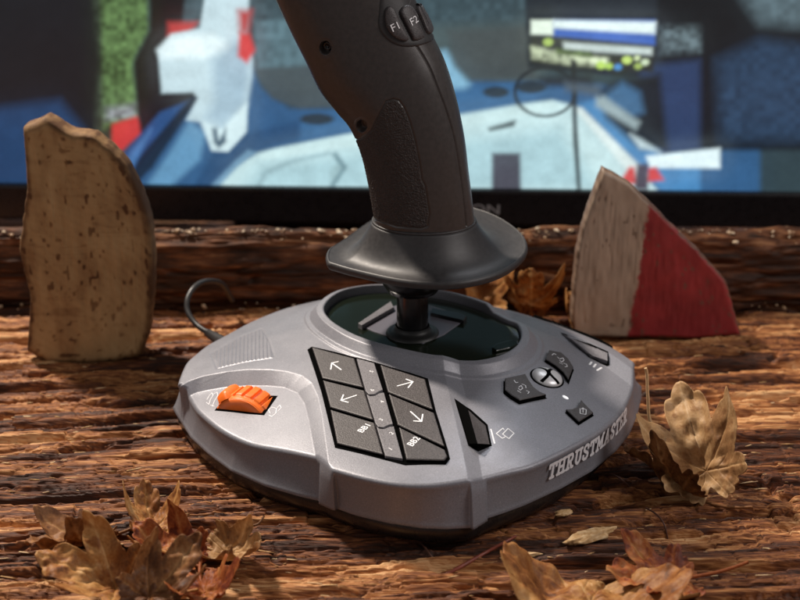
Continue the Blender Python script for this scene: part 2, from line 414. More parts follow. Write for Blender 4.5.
TRAY = None
def H(x, y, detail=True):
    x = np.atleast_1d(np.asarray(x, float)); y = np.atleast_1d(np.asarray(y, float))
    a = ang(x, y); r = np.hypot(x-CX, y-CY); ri = rfun(a, R_IN); ro = rfun(a, R_M)
    t = np.clip((ro-r)/(ro-ri), -.1, 1.1)
    z = Z_RIM + 14.5*np.where(t > 0, np.abs(t)**.92, -np.abs(t))
    dr = r-ri
    z = z + 3.2*(1-np.clip((dr-4.2)/4.0, 0, 1)) + .55*(1-np.clip((dr-10.5)/.9, 0, 1))
    def drop(A, B, amt):
        inA = inside(x, y, A); inB = inside(x, y, B)
        dA = dist_poly(x, y, A); dB = dist_poly(x, y, B)
        f = np.where(inB, 1.0, np.where(inA, dA/(dA+dB+1e-9), 0.0))
        return amt*f
    z = z - drop(RIDGE, PANEL, 1.0)*(4.8-2.6*smooth(-72, -34, x)) - drop(RA, RB, 1.0)*(2.7+.8*smooth(28, 90, x))
    if detail:
        if TRAY is not None: z = z - 1.6*(1-smooth(-1.0, -.3, sdf(x, y, TRAY)))
        s = sdf(x, y, RIBP)
        z = z - .20*np.exp(-(s/.5)**2) + np.where(s < -.9, .15*np.sin((x+.10*(y-60))*2*math.pi/1.9), 0)
    return z
def onH(p, lift=0.0, it=25):
    z = 38.0
    for _ in range(it):
        q = at_z(p, z); z = .5*z + .5*(float(H(q[0], q[1], False)[0])+lift)
    q = at_z(p, z); return np.array([q[0], q[1], z-lift])

K = lambda x, y: (300+x*.23333, 330+y*.23333)
def px_poly(pts, lift): return np.array([onH(p, lift)[:2] for p in pts])
TRAY = px_poly([K(32, 78), K(50, 66), K(235, 110), K(328, 134), K(548, 202), K(582, 340), K(632, 500), K(643, 545), K(625, 568), K(450, 572), K(362, 549), K(150, 497), K(92, 260)], .9)
NA, NR = 2800, 320
ga = np.linspace(-math.pi, math.pi, NA, endpoint=False)
ri = rfun(ga, R_IN); ro = rfun(ga, R_OUT)
rbot = rfun(ga, R_BOT)
s = np.linspace(0, 1, NR)[:, None]
Rg = ri[None]*(1-s) + ro[None]*s
Xg = CX + Rg*np.cos(ga)[None]; Yg = CY + Rg*np.sin(ga)[None]
Zg = H(Xg.ravel(), Yg.ravel()).reshape(Xg.shape)
for _ in range(1):   # soften the moulded creases
    Zs = Zg.copy(); Zs[1:-1] = (Zg[:-2]+2*Zg[1:-1]+Zg[2:])/4
    Zs = (np.roll(Zs, 1, 1)+2*Zs+np.roll(Zs, -1, 1))/4; Zg = Zs
er = 1.7
d = ro[None]-Rg; Zg = Zg - np.where(d < er, er-np.sqrt(np.maximum(er**2-(er-d)**2, 0)), 0)*.85
er2 = 1.3; d = Rg-ri[None]; Zg = Zg - np.where(d < er2, er2-np.sqrt(np.maximum(er2**2-(er2-d)**2, 0)), 0)*.9
def rib(pa, pb):
    a0 = math.atan2(*(at_z(pa, 29)[[1, 0]]-np.array([CY, CX]))); a1 = math.atan2(*(at_z(pb, 29)[[1, 0]]-np.array([CY, CX])))
    return smooth(a0-.012, a0-.004, ga)*(1-smooth(a1+.004, a1+.012, ga))
RIB = rib((472, 480), (486, 478))+rib((320, 462), (331.5, 471))
rows = []
for k in range(7, 0, -1):   # wall down into the hole
    zz = np.full(NA, 40.0)*(k/7) + Zg[0]*(1-k/7); rows.append(np.stack([CX+(ri-.10*k)*np.cos(ga), CY+(ri-.1*k)*np.sin(ga), zz], -1))
top_rows = np.stack([Xg, Yg, Zg], -1)
bot = []
for k in range(1, 15):
    f = k/14; zz = Zg[-1]*(1-f) + 9.5*f; rr = (ro+.12)*(1-f)+rbot*f + RIB*(.7*min(1, f*5)+1.5*f) - (1-RIB)*1.1*math.sin(f*math.pi)**.5
    bot.append(np.stack([CX+rr*np.cos(ga), CY+rr*np.sin(ga), zz], -1))
for dz, dr_ in ((-.5, -.4), (-.7, -1.2), (-.4, -5.0)):
    rr = rbot+dr_; bot.append(np.stack([CX+rr*np.cos(ga), CY+rr*np.sin(ga), np.full(NA, 9.5+dz)], -1))
SV = np.concatenate([np.array(rows), top_rows, np.array(bot)])
part('base_shell', SV.reshape(-1, 3), grid_faces(SV.shape[0], NA, True)[:, ::-1], M_shell, label='satin grey moulded shell with raised ribs')
# black underside
gb = np.linspace(-math.pi, math.pi, 720, endpoint=False); rb = fsmooth(R_OUT, 100)[::16]; rb = rfun(gb, fsmooth(R_BOT, 50))+1.6
B = []
for dr_, z in ((-4.2, 9.6), (-3.2, 8.6), (-3.0, 4.0), (-3.8, 1.6), (-5.6, .6), (-30, .5), (-85, .5)):
    rr = np.maximum(rb+dr_-3.2*smooth(-1.15, -.6, gb)*(1-smooth(.2, .8, gb)), 2); B.append(np.stack([CX+rr*np.cos(gb), CY+rr*np.sin(gb), np.full(720, z)], -1))
B = np.array(B); part('bottom_plate', B.reshape(-1, 3), grid_faces(len(B), 720, True)[:, ::-1], M_bottom)

# glossy plate inside the opening
P = []
for f, z in ((1.0, 43.2), (.985, 43.6), (.9, 43.6), (.6, 43.6), (.3, 43.6), (.02, 43.6)):
    rr = (rfun(gb, R_IN)-.6)*f; P.append(np.stack([CX+rr*np.cos(gb), CY+rr*np.sin(gb), np.full(720, z)], -1))
P = np.array(P); plate = part('gloss_plate', P.reshape(-1, 3), grid_faces(len(P), 720, True)[:, ::-1], M_gloss)

def slab(name, poly2, z0f, z1f, m, parent=None, bevel=.5, label=None, nseg=4, mside=None):
    """extruded polygon (world mm, ccw or cw) following height functions, bevelled top edge."""
    Pp = np.asarray(poly2, float)
    if np.sum(Pp[:, 0]*np.roll(Pp[:, 1], -1)-np.roll(Pp[:, 0], -1)*Pp[:, 1]) < 0: Pp = Pp[::-1]
    Q = []                        # subdivide edges
    for i in range(len(Pp)):
        a, b = Pp[i], Pp[(i+1) % len(Pp)]; n = max(1, int(np.hypot(*(b-a))/1.5))
        for k in range(n): Q.append(a+(b-a)*k/n)
    Q = np.array(Q); n = len(Q)
    e = np.roll(Q, -1, 0)-Q; e /= np.hypot(e[:, 0], e[:, 1])[:, None]+1e-9
    nn = np.stack([e[:, 1], -e[:, 0]], -1); nv = nn+np.roll(nn, 1, 0); nv /= np.maximum(np.hypot(nv[:, 0], nv[:, 1])[:, None], .7)
    rings = [np.column_stack([Q, z0f(Q)]), np.column_stack([Q, z1f(Q)-bevel])]
    for a in (30, 60, 90):
        a = math.radians(a); q = Q-nv*bevel*(1-math.cos(a)); rings.append(np.column_stack([q, z1f(q)-bevel+bevel*math.sin(a)]))
    V = np.vstack(rings); F = []
    for r in range(len(rings)-1):
        for i in range(n): j = (i+1) % n; F.append((r*n+i, r*n+j, (r+1)*n+j, (r+1)*n+i))
    F.append(tuple((len(rings)-1)*n+i for i in range(n)))
    o = part(name, V, F, m, parent, label=label, smooth_shade=False)
    # smooth bevel only
    for p in o.data.polygons[:-1]: p.use_smooth = False
    if mside:
        o.data.materials.append(mside)
        for i in range(n): o.data.polygons[i].material_index = 1
    return o
def Hs(Q, off=0.0): return H(Q[:, 0], Q[:, 1], False)+off
def plane_fit(Q, off):
    z = Hs(Q); A = np.column_stack([Q, np.ones(len(Q))]); c, *_ = np.linalg.lstsq(A, z, rcond=None)
    return lambda q: np.column_stack([q, np.ones(len(q))]) @ c + off
def px_poly(pts, lift): return np.array([onH(p, lift)[:2] for p in pts])

# drawing of marks: strokes -> distance field -> small cells, mapped on a surface
def stroke_cells(strokes, width, cell, polys=()):
    allp = np.vstack([np.asarray(s) for s in strokes] + [np.asarray(p) for p in polys])
    lo = allp.min(0)-width; hi = allp.max(0)+width
    gx = np.arange(lo[0], hi[0], cell); gy = np.arange(lo[1], hi[1], cell); GX, GY = np.meshgrid(gx, gy)
    dd = np.full(GX.shape, 1e9)
    for s in strokes:
        wd = width
        dd = np.minimum(dd, dist_poly(GX, GY, s, False)-wd/2)
    for p in polys: dd = np.minimum(dd, sdf(GX, GY, p))
    on = dd < 0
    iy, ix = np.nonzero(on)
    nx = len(gx)+1
    vid = np.stack([iy*nx+ix, iy*nx+ix+1, (iy+1)*nx+ix+1, (iy+1)*nx+ix], -1)
    u, inv = np.unique(vid.ravel(), return_inverse=True)
    vy = (u//nx)*cell+lo[1]-cell/2; vx = (u % nx)*cell+lo[0]-cell/2
    return np.stack([vx, vy], -1), inv.reshape(-1, 4)
def mark_px(name, strokes_px, width, zf, m, parent, cell=.09, polys=()):
    """strokes given as points of the traced drawing, laid on a height function."""
    def w(p):
        z = 40.0
        for _ in range(25):
            q = at_z(p, z); z = .5*z+.5*float(zf(np.array([q[:2]]))[0])
        return at_z(p, z)[:2]
    S = [np.array([w(p) for p in s]) for s in strokes_px]; PP = [np.array([w(p) for p in s]) for s in polys]
    V, F = stroke_cells(S, width, cell, PP)
    return part(name, np.column_stack([V, zf(V)+.06]), F, m, parent, smooth_shade=False)
def text_mesh(txt, size, bold=0.0):
    c = bpy.data.curves.new('lettering', 'FONT'); c.body = txt; c.size = size; c.align_x = 'CENTER'; c.align_y = 'CENTER'; c.offset = bold; c.resolution_u = 4
    o = bpy.data.objects.new('tmp', c); COL.objects.link(o)
    bpy.context.view_layer.update()
    me = bpy.data.meshes.new_from_object(o.evaluated_get(bpy.context.evaluated_depsgraph_get()))
    V = np.array([v.co[:] for v in me.vertices]); F = [tuple(p.vertices) for p in me.polygons]
    bpy.data.objects.remove(o); bpy.data.curves.remove(c); bpy.data.meshes.remove(me)
    return V, F
def text_px(name, txt, size, centre_px, right_px, zf, m, parent, bold=0.0):
    """text whose reading direction goes from centre_px to right_px."""
    def w(p):
        z = 40.0
        for _ in range(25):
            q = at_z(p, z); z = .5*z+.5*float(zf(np.array([q[:2]]))[0])
        return at_z(p, z)[:2]
    c = w(centre_px); r = w(right_px)-c; r /= np.hypot(*r); up = np.array([-r[1], r[0]])
    V, F = text_mesh(txt, size, bold); q = c + V[:, :1]*r + V[:, 1:2]*up
    return part(name, np.column_stack([q, zf(q)+.06]), F, m, parent, smooth_shade=False)

# ---- keypad
K = lambda x, y: (300+x*.23333, 330+y*.23333)
KL = 1.9
tray = TRAY
keyset = slab('keypad_frame', tray, lambda q: Hs(q, -2), lambda q: Hs(q, .35), M_side, bevel=.2)
def key(pts, m, name='button', lift=KL, bev=.55, parent=None, label=None):
    q = px_poly([K(*p) if parent is None else p for p in pts], lift)
    zf = plane_fit(q, lift)
    o = slab(name, q, lambda Q: zf(Q)-lift-1, zf, m, parent, bevel=bev, label=label, mside=M_side if m is not M_keymid else None)
    return o, zf
b, f = key([(52, 74), (233, 119), (271, 246), (96, 202)], M_key, label='black button with an arrow pointing up left')
mark_px('arrow_mark', [[K(176, 170), K(136, 142)], [K(163, 136), K(136, 142), K(132, 168)]], .62, f, M_white, b)
b, f = key([(99, 214), (276, 258), (314, 383), (130, 328)], M_key, label='black button with an arrow pointing down left')
mark_px('arrow_mark', [[K(241, 280), K(176, 302)], [K(186, 278), K(176, 302), K(206, 310)]], .62, f, M_white, b)
b, f = key([(131, 341), (318, 395), (356, 532), (160, 482)], M_key, label='black button marked BB1')
text_px('lettering', 'BB1', 4.2, K(277, 420), K(296, 404), f, M_white, b, .05)
b, f = key([(345, 150), (536, 208), (570, 340), (377, 262)], M_key, label='black button with an arrow pointing up right')
mark_px('arrow_mark', [[K(418, 240), K(484, 222)], [K(455, 211), K(484, 222), K(464, 247)]], .62, f, M_white, b)
b, f = key([(381, 275), (574, 352), (619, 498), (419, 402)], M_key, label='black button with an arrow pointing down right')
mark_px('arrow_mark', [[K(474, 350), K(521, 392)], [K(526, 362), K(521, 392), K(488, 390)]], .62, f, M_white, b)
b, f = key([(424, 415), (620, 511), (631, 540), (618, 556), (456, 552)], M_key, label='black button marked BB2')
text_px('lettering', 'BB2', 4.2, K(488, 478), K(506, 460), f, M_white, b, .05)
for pts, t1, t2, c1, c2 in (
    ([(243, 121), (318, 141), (355, 256), (338, 262), (320, 274), (296, 275), (282, 262)], '5', '6', (307, 178), (310, 258)),
    ([(286, 276), (300, 283), (322, 281), (340, 270), (360, 267), (398, 402), (380, 406), (358, 416), (336, 414), (324, 400)], '4', '3', (352, 308), (348, 385)),
    ([(328, 413), (340, 422), (360, 424), (384, 414), (402, 412), (440, 551), (366, 538)], '2', '1', (393, 443), (388, 510))):
    b, f = key(pts, M_keymid, 'middle_button', 1.5, .25, label='narrow grey button with two printed numbers')
    text_px('lettering', t1, 2.9, K(*c1), K(c1[0]+20, c1[1]-14), f, M_white, b)
    text_px('lettering', t2, 2.9, K(*c2), K(c2[0]+20, c2[1]-14), f, M_white, b)

# ---- the home button group
G = lambda x, y: (450+x*.2375, 310+y*.2375)
def key2(pts, lift, name, bev=.45, m=M_key, label=None, zoff=None):
    q = px_poly([G(*p) for p in pts], lift); zf = plane_fit(q, lift)
    c = q.mean(0); q2 = c+(q-c)*1.07
    fr = slab('button_gap', q2, lambda Q: Hs(Q, -1.5), lambda Q: Hs(Q, .12), M_side, bevel=.05)
    o = slab(name, q, lambda Q: zf(Q)-lift-1.2, zf, m, None, bevel=bev, label=label, mside=M_side)
    fr.parent = o
    return o, zf
b, f = key2([(231, 286), (317, 267), (331, 292), (352, 322), (378, 342), (404, 354), (293, 377), (258, 356), (231, 334)], 2.0, 'bumper_button', label='dark five-sided button left of the home button')
mark_px('printed_mark', [[G(270, 296), G(277, 306), G(286, 305)], [G(290, 325), G(300, 318), G(306, 330), G(296, 338), G(288, 330)], [G(303, 312), G(318, 318), G(320, 328)], [G(322, 340), G(334, 345), G(328, 352)], [G(285, 340), G(298, 348)]], .35, f, M_print, b, .07)
b, f = key2([(417, 168), (468, 178), (498, 203), (519, 236), (498, 292), (476, 258), (444, 230), (402, 204)], 2.0, 'bumper_button', label='dark curved button behind the home button')
mark_px('printed_mark', [[G(430, 190), G(438, 183), G(446, 188)], [G(452, 198), G(460, 205)], [G(463, 206), G(476, 202), G(480, 212), G(470, 220), G(462, 212)], [G(478, 224), G(490, 228), G(494, 238), G(484, 240)], [G(462, 222), G(474, 228)]], .35, f, M_print, b, .07)
b, f = key2([(488, 417), (512, 416), (533, 408), (546, 393), (552, 377), (603, 430), (542, 468)], 1.7, 'share_button', label='small dark button with a share symbol')
mark_px('printed_mark', [[G(548, 415), G(548, 436), G(572, 440), G(574, 420), G(566, 417)], [G(560, 432), G(560, 412), G(554, 417)], [G(560, 412), G(566, 418)]], .32, f, M_print, b, .07)
# dome with the crossed bands
c = onH((547, 378)); nrm = np.array([float(H(c[0]-3, c[1], False)[0]-H(c[0]+3, c[1], False)[0])/6, float(H(c[0], c[1]-3, False)[0]-H(c[0], c[1]+3, False)[0])/6, 1.0]); nrm /= np.linalg.norm(nrm)
e1 = np.cross([0, 1, 0], nrm); e1 /= np.linalg.norm(e1); e2 = np.cross(nrm, e1)
RR, HH = 7.3, 3.0
def dome(u, v, lift=0.0):
    r = np.minimum(np.hypot(u, v)/RR, 1); hz = HH*np.sqrt(np.maximum(1-r**2.2, 0))+.1+lift
    return c + np.outer(u, e1) + np.outer(v, e2) + np.outer(hz, nrm)
rr_, aa_ = np.meshgrid(np.sin(np.linspace(0.0, math.pi/2, 28))*RR, np.linspace(0, 2*math.pi, 72, endpoint=False), indexing='ij')
D = dome((rr_*np.cos(aa_)).ravel(), (rr_*np.sin(aa_)).ravel())
home = part('home_button', D, grid_faces(28, 72, True), M_silver, label='silver domed home button with a dark crossed emblem')
xb = []
for sg in (-1, 1):
    th = math.radians(8)
    # two arcs that meet near the middle
    tt = np.linspace(-1, 1, 24); u = sg*(.03+ .66*tt**2)*RR; v = tt*RR*.84
    ca, sa = math.cos(th), math.sin(th)
    xb.append(np.stack([u*ca-v*sa, u*sa+v*ca], -1))
wv, wf = stroke_cells(xb, 1.6, .12)
keep = np.all(np.hypot(wv[:, 0], wv[:, 1])[wf] < RR*.97, axis=1); wf = wf[keep]
ux, inv = np.unique(wf.ravel(), return_inverse=True); wv = wv[ux]; wf = inv.reshape(-1, 4)
part('crossed_emblem', dome(wv[:, 0], wv[:, 1], .05), wf, M_side, home)
gv = np.array([[RR*1.0, .0], [RR*1.10, .0], [RR*1.10, -1.2]])
ring = [c + (r*math.cos(a))*e1 + (r*math.sin(a))*e2 + z*nrm for (r, z) in ((RR*.98, .12), (RR*1.11, .12), (RR*1.11, -.8)) for a in np.linspace(0, 2*math.pi, 72, endpoint=False)]
part('button_gap', ring, grid_faces(3, 72, True)[:, ::-1], M_side, home)
lp = onH((565.5, 397.5)); uv = [(1.6*math.cos(a), .95*math.sin(a)) for a in np.linspace(0, 2*math.pi, 24, endpoint=False)]
lpoly = np.array([[lp[0]+u*.75+v*.6, lp[1]-u*.6+v*.75] for u, v in uv])
slab('indicator_light', lpoly, lambda Q: Hs(Q, -.5), lambda Q: Hs(Q, .3), M_led, bevel=.2)

# blade at left of the panel
def px3(p, lift): q = onH(p, lift); return np.array([q[0], q[1], q[2]+lift])
A = lambda x, y: (400+x*.15, 370+y*.15)
pk = [px3(A(375, 207), .2), px3(A(455, 268), 3.0), px3(A(569, 372), 1.2), px3(A(597, 495), 1.2), px3(A(517, 490), 4.2), px3(A(462, 492), 1.0),
      px3(A(600, 510), -.5), px3(A(520, 535), -.5), px3(A(466, 508), -.5), px3(A(375, 207), -.6), px3(A(573, 372), -.6)]
part('blade_button', pk, [(0, 5, 4, 1), (1, 4, 3, 2), (5, 8, 7, 4), (4, 7, 6, 3), (3, 6, 10, 2), (2, 10, 9, 1), (1, 9, 0), (0, 9, 8, 5)], M_key, smooth_shade=False, label='dark wedge-shaped button on the rib beside the keypad')
bl_ = bpy.data.objects['blade_button']; bl_.data.materials.append(M_gloss)
bl_.data.materials[1] = M_side
for q_ in (0, 2, 7, 3): bl_.data.polygons[q_].material_index = 1
gq = px_poly([A(362, 190), A(470, 262), A(584, 364), A(612, 505), A(520, 545), A(455, 505)], 0)
slab('blade_gap', gq, lambda Q: Hs(Q, -1), lambda Q: Hs(Q, .08), M_side, bevel=.04)
mark_px('printed_line', [[A(606, 396), A(630, 488)]], .7, lambda Q: Hs(Q), M_print, JOY)
def sq(cx, cy, a=26, bb=20): return [A(cx-a, cy), A(cx, cy-bb), A(cx+a, cy), A(cx, cy+bb), A(cx-a, cy)]
mark_px('window_mark', [[A(694, 398), A(686, 388), A(642, 424), A(682, 456), A(700, 446)], [A(720, 390), A(760, 422), A(726, 458), A(684, 428), A(720, 390)]], .42, lambda Q: Hs(Q), M_white, JOY)
# blade at the rear rib
E8 = lambda x, y: (530+x*.175, 310+y*.175)
pk = [px3(E8(182, 137), .3), px3(E8(235, 165), 1.6), px3(E8(440, 246), 2.2), px3(E8(443, 290), 2.0), px3(E8(360, 262), 2.0), px3(E8(325, 245), 1.2),
      px3(E8(182, 137), -.8), px3(E8(450, 246), -.8), px3(E8(440, 316), -.8), px3(E8(340, 276), -.8), px3(E8(318, 256), -.8)]
part('blade_button', pk, [(0, 5, 1), (1, 5, 4), (1, 4, 3, 2), (0, 1, 7, 6), (1, 2, 7), (2, 3, 8, 7), (3, 4, 9, 8), (4, 5, 10, 9), (5, 0, 6, 10)], M_keymid, smooth_shade=False, label='grey wedge-shaped button on the far rib')
gq = px_poly([E8(172, 128), E8(240, 150), E8(448, 240), E8(454, 318), E8(440, 322), E8(335, 270), E8(300, 238)], 0)
slab('blade_gap', gq, lambda Q: Hs(Q, -1), lambda Q: Hs(Q, .08), M_side, bevel=.04)
mark_px('menu_mark', [[E8(352, 298), E8(341, 312)], [E8(376, 310), E8(364, 326)], [E8(408, 330), E8(384, 345)]], .95, lambda Q: Hs(Q), M_white, JOY)
# dark slot along the rear edge
sl = px_poly([(532, 316.2), (556, 324.3), (582, 334), (600, 341.5), (613, 348), (612, 345.6), (600, 339), (582, 331.5), (556, 321.8), (534, 314.2)], .3)
slab('rear_slot', sl, lambda Q: Hs(Q, -1.5), lambda Q: Hs(Q, .25), M_side, bevel=.05)

# ---- lettering on the front wall
def slabfont():
    t = .17; G_ = {}
    s = .07
    def serif(x, y, w=.17): return [(x-w, y), (x+w, y)]
    T = dict(w=.74, s=[[(.37, 0), (.37, 1)], [(0.02, 1), (.72, 1)], [(.02, 1), (.02, .78)], [(.72, 1), (.72, .78)], serif(.37, 0)])
    Hh = dict(w=.82, s=[[(.16, 0), (.16, 1)], [(.66, 0), (.66, 1)], [(.16, .5), (.66, .5)], serif(.16, 0, .15), serif(.16, 1, .15), serif(.66, 0, .15), serif(.66, 1, .15)])
    R_ = dict(w=.80, s=[[(.18, 0), (.18, 1)], [(.02, 1), (.48, 1), (.62, .92), (.66, .76), (.62, .6), (.48, .5), (.18, .5)], [(.42, .5), (.62, .0), (.78, 0)], serif(.18, 0, .15)])
    U_ = dict(w=.80, s=[[(.16, 1), (.16, .26), (.24, .08), (.40, 0), (.56, .08), (.64, .26), (.64, 1)], serif(.16, 1, .15), serif(.64, 1, .15)])
    S_ = dict(w=.70, s=[[(.60, .74), (.60, .9), (.46, 1), (.26, 1), (.12, .9), (.10, .72), (.22, .58), (.48, .44), (.60, .30), (.58, .12), (.44, 0), (.22, 0), (.08, .1), (.08, .28)]])
    M_ = dict(w=1.0, s=[[(.15, 0), (.15, 1), (.48, .25), (.81, 1), (.81, 0)], serif(.15, 0, .14), serif(.81, 0, .14), [(.02, 1), (.15, 1)], [(.81, 1), (.95, 1)]])
    A_ = dict(w=.84, s=[[(.12, 0), (.40, 1), (.68, 0)], [(.22, .33), (.58, .33)], serif(.12, 0, .13), serif(.68, 0, .13)])
    E_ = dict(w=.72, s=[[(.17, 0), (.17, 1)], [(.02, 1), (.62, 1), (.62, .78)], [(.17, .5), (.48, .5)], [(.02, 0), (.64, 0), (.64, .24)]])
    return dict(T=T, H=Hh, R=R_, U=U_, S=S_, M=M_, A=A_, E=E_)
FT = slabfont(); xx = 0; strokes = []
for ch in 'THRUSTMASTER':
    gl = FT[ch]
    for st in gl['s']: strokes.append([(xx+px+.16*py, py) for px, py in st])
    xx += gl['w']+.17
LW, LF = stroke_cells(strokes, .225, .012)
TL = xx
al, ar = [ang(*at_z(p, 27)[:2]) for p in ((548.5, 459), (628.0, 404))]
# arc length along the wall
tb = np.linspace(al, ar, 400); bx = CX+rfun(tb, R_OUT)*np.cos(tb); by = CY+rfun(tb, R_OUT)*np.sin(tb)
cum = np.concatenate([[0], np.cumsum(np.hypot(np.diff(bx), np.diff(by)))])
fr = np.clip(LW[:, 0]/TL, -.02, 1.03)
aT = np.interp(fr*cum[-1], cum, tb)
LH = 6.3
zT = 17.4+fr*1.6 + LW[:, 1]*LH
ZrT = H(CX+(rfun(aT, R_OUT)-1.8)*np.cos(aT), CY+(rfun(aT, R_OUT)-1.8)*np.sin(aT), False)-1.3; fT = (ZrT-zT)/(ZrT-9.5); rT = (rfun(aT, R_OUT)+.12)*(1-fT)+rfun(aT, R_BOT)*fT + .16
part('maker_lettering', np.column_stack([CX+rT*np.cos(aT), CY+rT*np.sin(aT), zT]), LF, M_print, smooth_shade=False, label='silver slab-serif lettering along the front wall')

# ---- orange wheel
wc = onH((246, 405)); ax = np.array([-.40, -.92, 0.0]); ax /= np.linalg.norm(ax); sd = np.array([.92, -.40, 0.0])
WR, WW = 15.5, 6.6; cz = wc[2]-9.3; cc = np.array([wc[0]+.6, wc[1]+1.5, cz])
na = 1040; an = np.linspace(0, 2*math.pi, na, endpoint=False)
rib_ = smooth(.30, .40, np.abs(((an*20/(2*math.pi)) % 1)-.5))
rows = []
for w_, rs, dp_ in ((-WW, .6, 0), (-WW, .95, 0), (-WW, .95, 0), (-WW+.6, 1.0, 1), (-WW+.9, 1.0, 1), (0, 1.0, 1), (WW*.50, 1.0, 1), (WW*.56, .985, 1), (WW*.60, .955, .0), (WW*.66, .95, 0), (WW*.9, .945, 0), (WW*.97, .935, 0), (WW, .91, 0), (WW, .91, 0), (WW, .55, 0)):
    r = WR*rs - 1.15*rib_*dp_; rows.append(cc + np.outer(r*np.cos(an), sd) + np.outer(r*np.sin(an), [0, 0, 1]) + ax*w_)
R3 = np.array(rows); F = list(map(tuple, grid_faces(len(rows), na, True))) + [tuple(range(na))[::-1], tuple((len(rows)-1)*na+i for i in range(na))]
wheel = part('thumb_wheel', R3.reshape(-1, 3), F, M_orange, label='bright orange ribbed thumb wheel')
# raised tab on the wheel
rows = []
ta = np.linspace(math.radians(142), math.radians(115), 9)
for w_ in np.linspace(-1, 1, 9):
    rr_ = WR-.6 + 3.6*np.sqrt(np.maximum(1-np.abs(np.linspace(-1, 1, 9))**3, 0))*math.sqrt(max(1-abs(w_)**5, 0))
    rows.append(cc + np.outer(rr_*np.cos(ta), sd) + np.outer(rr_*np.sin(ta), [0, 0, 1]) + ax*w_*WW*.98)
part('wheel_tab', np.array(rows).reshape(-1, 3), grid_faces(9, 9), M_orange, wheel)
corners = [wc[:2]+sd[:2]*a_+ax[:2]*b_ for a_, b_ in ((-14.0, -7.8), (11.6, -7.6), (12.6, 7.2), (-13.0, 7.6))]
corners = np.array(corners)+np.array([.6, .8])
slab('wheel_slot', corners, lambda Q: Hs(Q, -1), lambda Q: Hs(Q, .08), M_side, bevel=.04)
Z5 = lambda x, y: (130+x*.3375, 370+y*.3375)
mark_px('speed_mark', [[Z5(228, 88), Z5(236, 74), Z5(243, 68), Z5(246, 75), Z5(238, 88), Z5(234, 102), Z5(226, 96)], [Z5(246, 72), Z5(258, 66), Z5(260, 76), Z5(250, 92), Z5(244, 108)], [Z5(238, 104), Z5(250, 108)]], .3, lambda Q: Hs(Q), M_print, JOY, .07)
mark_px('speed_mark', [[Z5(415, 128), Z5(410, 118), Z5(420, 110), Z5(434, 114), Z5(432, 128), Z5(420, 138), Z5(412, 134)], [Z5(436, 112), Z5(444, 104), Z5(448, 112), Z5(438, 122)]], .3, lambda Q: Hs(Q), M_print, JOY, .07)

# ---- opening details
Zp = 43.6
O3 = lambda x, y: (360+x*.15, 280+y*.15)
def flatpoly(name, pts, z0, z1, m, bevel=.3, label=None):
    q = pz([O3(*p) for p in pts], z1)
    return slab(name, q, lambda Q: np.full(len(Q), z0), lambda Q: np.full(len(Q), z1), m, bevel=bevel, label=label)
flatpoly('gimbal_cover', [(10, 305), (205, 178), (300, 150), (470, 165), (690, 240), (700, 262), (560, 362), (420, 420), (230, 385), (100, 345)], Zp-1, Zp+.5, M_lav, .4)
flatpoly('gimbal_bar', [(-12, 286), (205, 140), (225, 180), (14, 300)], Zp, Zp+2.6, M_keymid, .3)
flatpoly('gimbal_bar', [(480, 185), (660, 215), (712, 240), (690, 270), (655, 262), (470, 220)], Zp, Zp+2.2, M_shaft, .5)
flatpoly('plate_tab', [(880, 450), (900, 425), (1020, 395), (1052, 405), (1055, 425), (1000, 450), (910, 470)], Zp, Zp+1.8, M_gloss, .5)

def lathe(name, prof, cx, cy, m, n=96, parent=None, sx=1, sy=1, label=None):
    rows = [np.stack([cx+r*sx*np.cos(np.linspace(0, 2*math.pi, n, endpoint=False)), cy+r*sy*np.sin(np.linspace(0, 2*math.pi, n, endpoint=False)), np.full(n, z)], -1) for r, z in prof]
    return part(name, np.array(rows).reshape(-1, 3), grid_faces(len(prof), n, True), m, parent, label=label)
sx_, sy_ = at_y((412.5, 300), 45)[0], 45.0
lathe('shaft_collar', [(13, Zp+.3), (12.6, Zp+1.2), (11, Zp+1.8), (9.4, Zp+2.2), (8.5, Zp+3.2), (8.3, Zp+4.6)], sx_, sy_, mat('boot_rubber', (.008, .008, .008), .5))
lathe('shaft', [(7.6, Zp), (7.6, 68), (7.5, 78), (7.5, 90)], sx_, sy_, M_shaft)
lathe('guard_hub', [(7.5, 67.2), (9, 65.8), (12, 66.4), (14.6, 70.5), (15.6, 77), (15.6, 90)], sx_, sy_, M_shaft)

# ---- guard
Zg_ = 83.5
gpx = [(326.2, 257), (327.5, 264.5), (334, 267), (353, 272.5), (396, 282), (431, 285.5), (465, 284), (497, 276), (517, 264.5), (527, 252), (523, 237), (505, 222.5), (484, 213), (460, 207.5), (425, 205), (395, 209), (368, 224), (345, 240.5), (330, 250)]
GU = spline(pz(gpx, Zg_), 10, True)
gcx, gcy = at_y((424, 240), 47)[0], 47.0
def polar_r(poly, cx, cy, n):
    d = poly-np.array([cx, cy]); a = np.arctan2(d[:, 1], d[:, 0]); r = np.hypot(d[:, 0], d[:, 1]); o = np.argsort(a)
    g = np.linspace(-math.pi, math.pi, n, endpoint=False); return g, np.interp(g, a[o], r[o], period=2*math.pi)
n = 720; ga2, rg = polar_r(GU, gcx, gcy, n)
rg = fsmooth(rg, 2.2)
nx_, ny_ = 24.3, 20.6
rn = 1/np.sqrt((np.cos(ga2)/nx_)**2+(np.sin(ga2)/ny_)**2)
zt = at_y((424, 219.5), 47)[2]
def tiltz(a, r):  # front lip hangs a little, wing tips rise
    return 0.0
rows = []
def grow(r, z): rows.append(np.stack([gcx+r*np.cos(ga2), gcy+r*np.sin(ga2), z], -1))
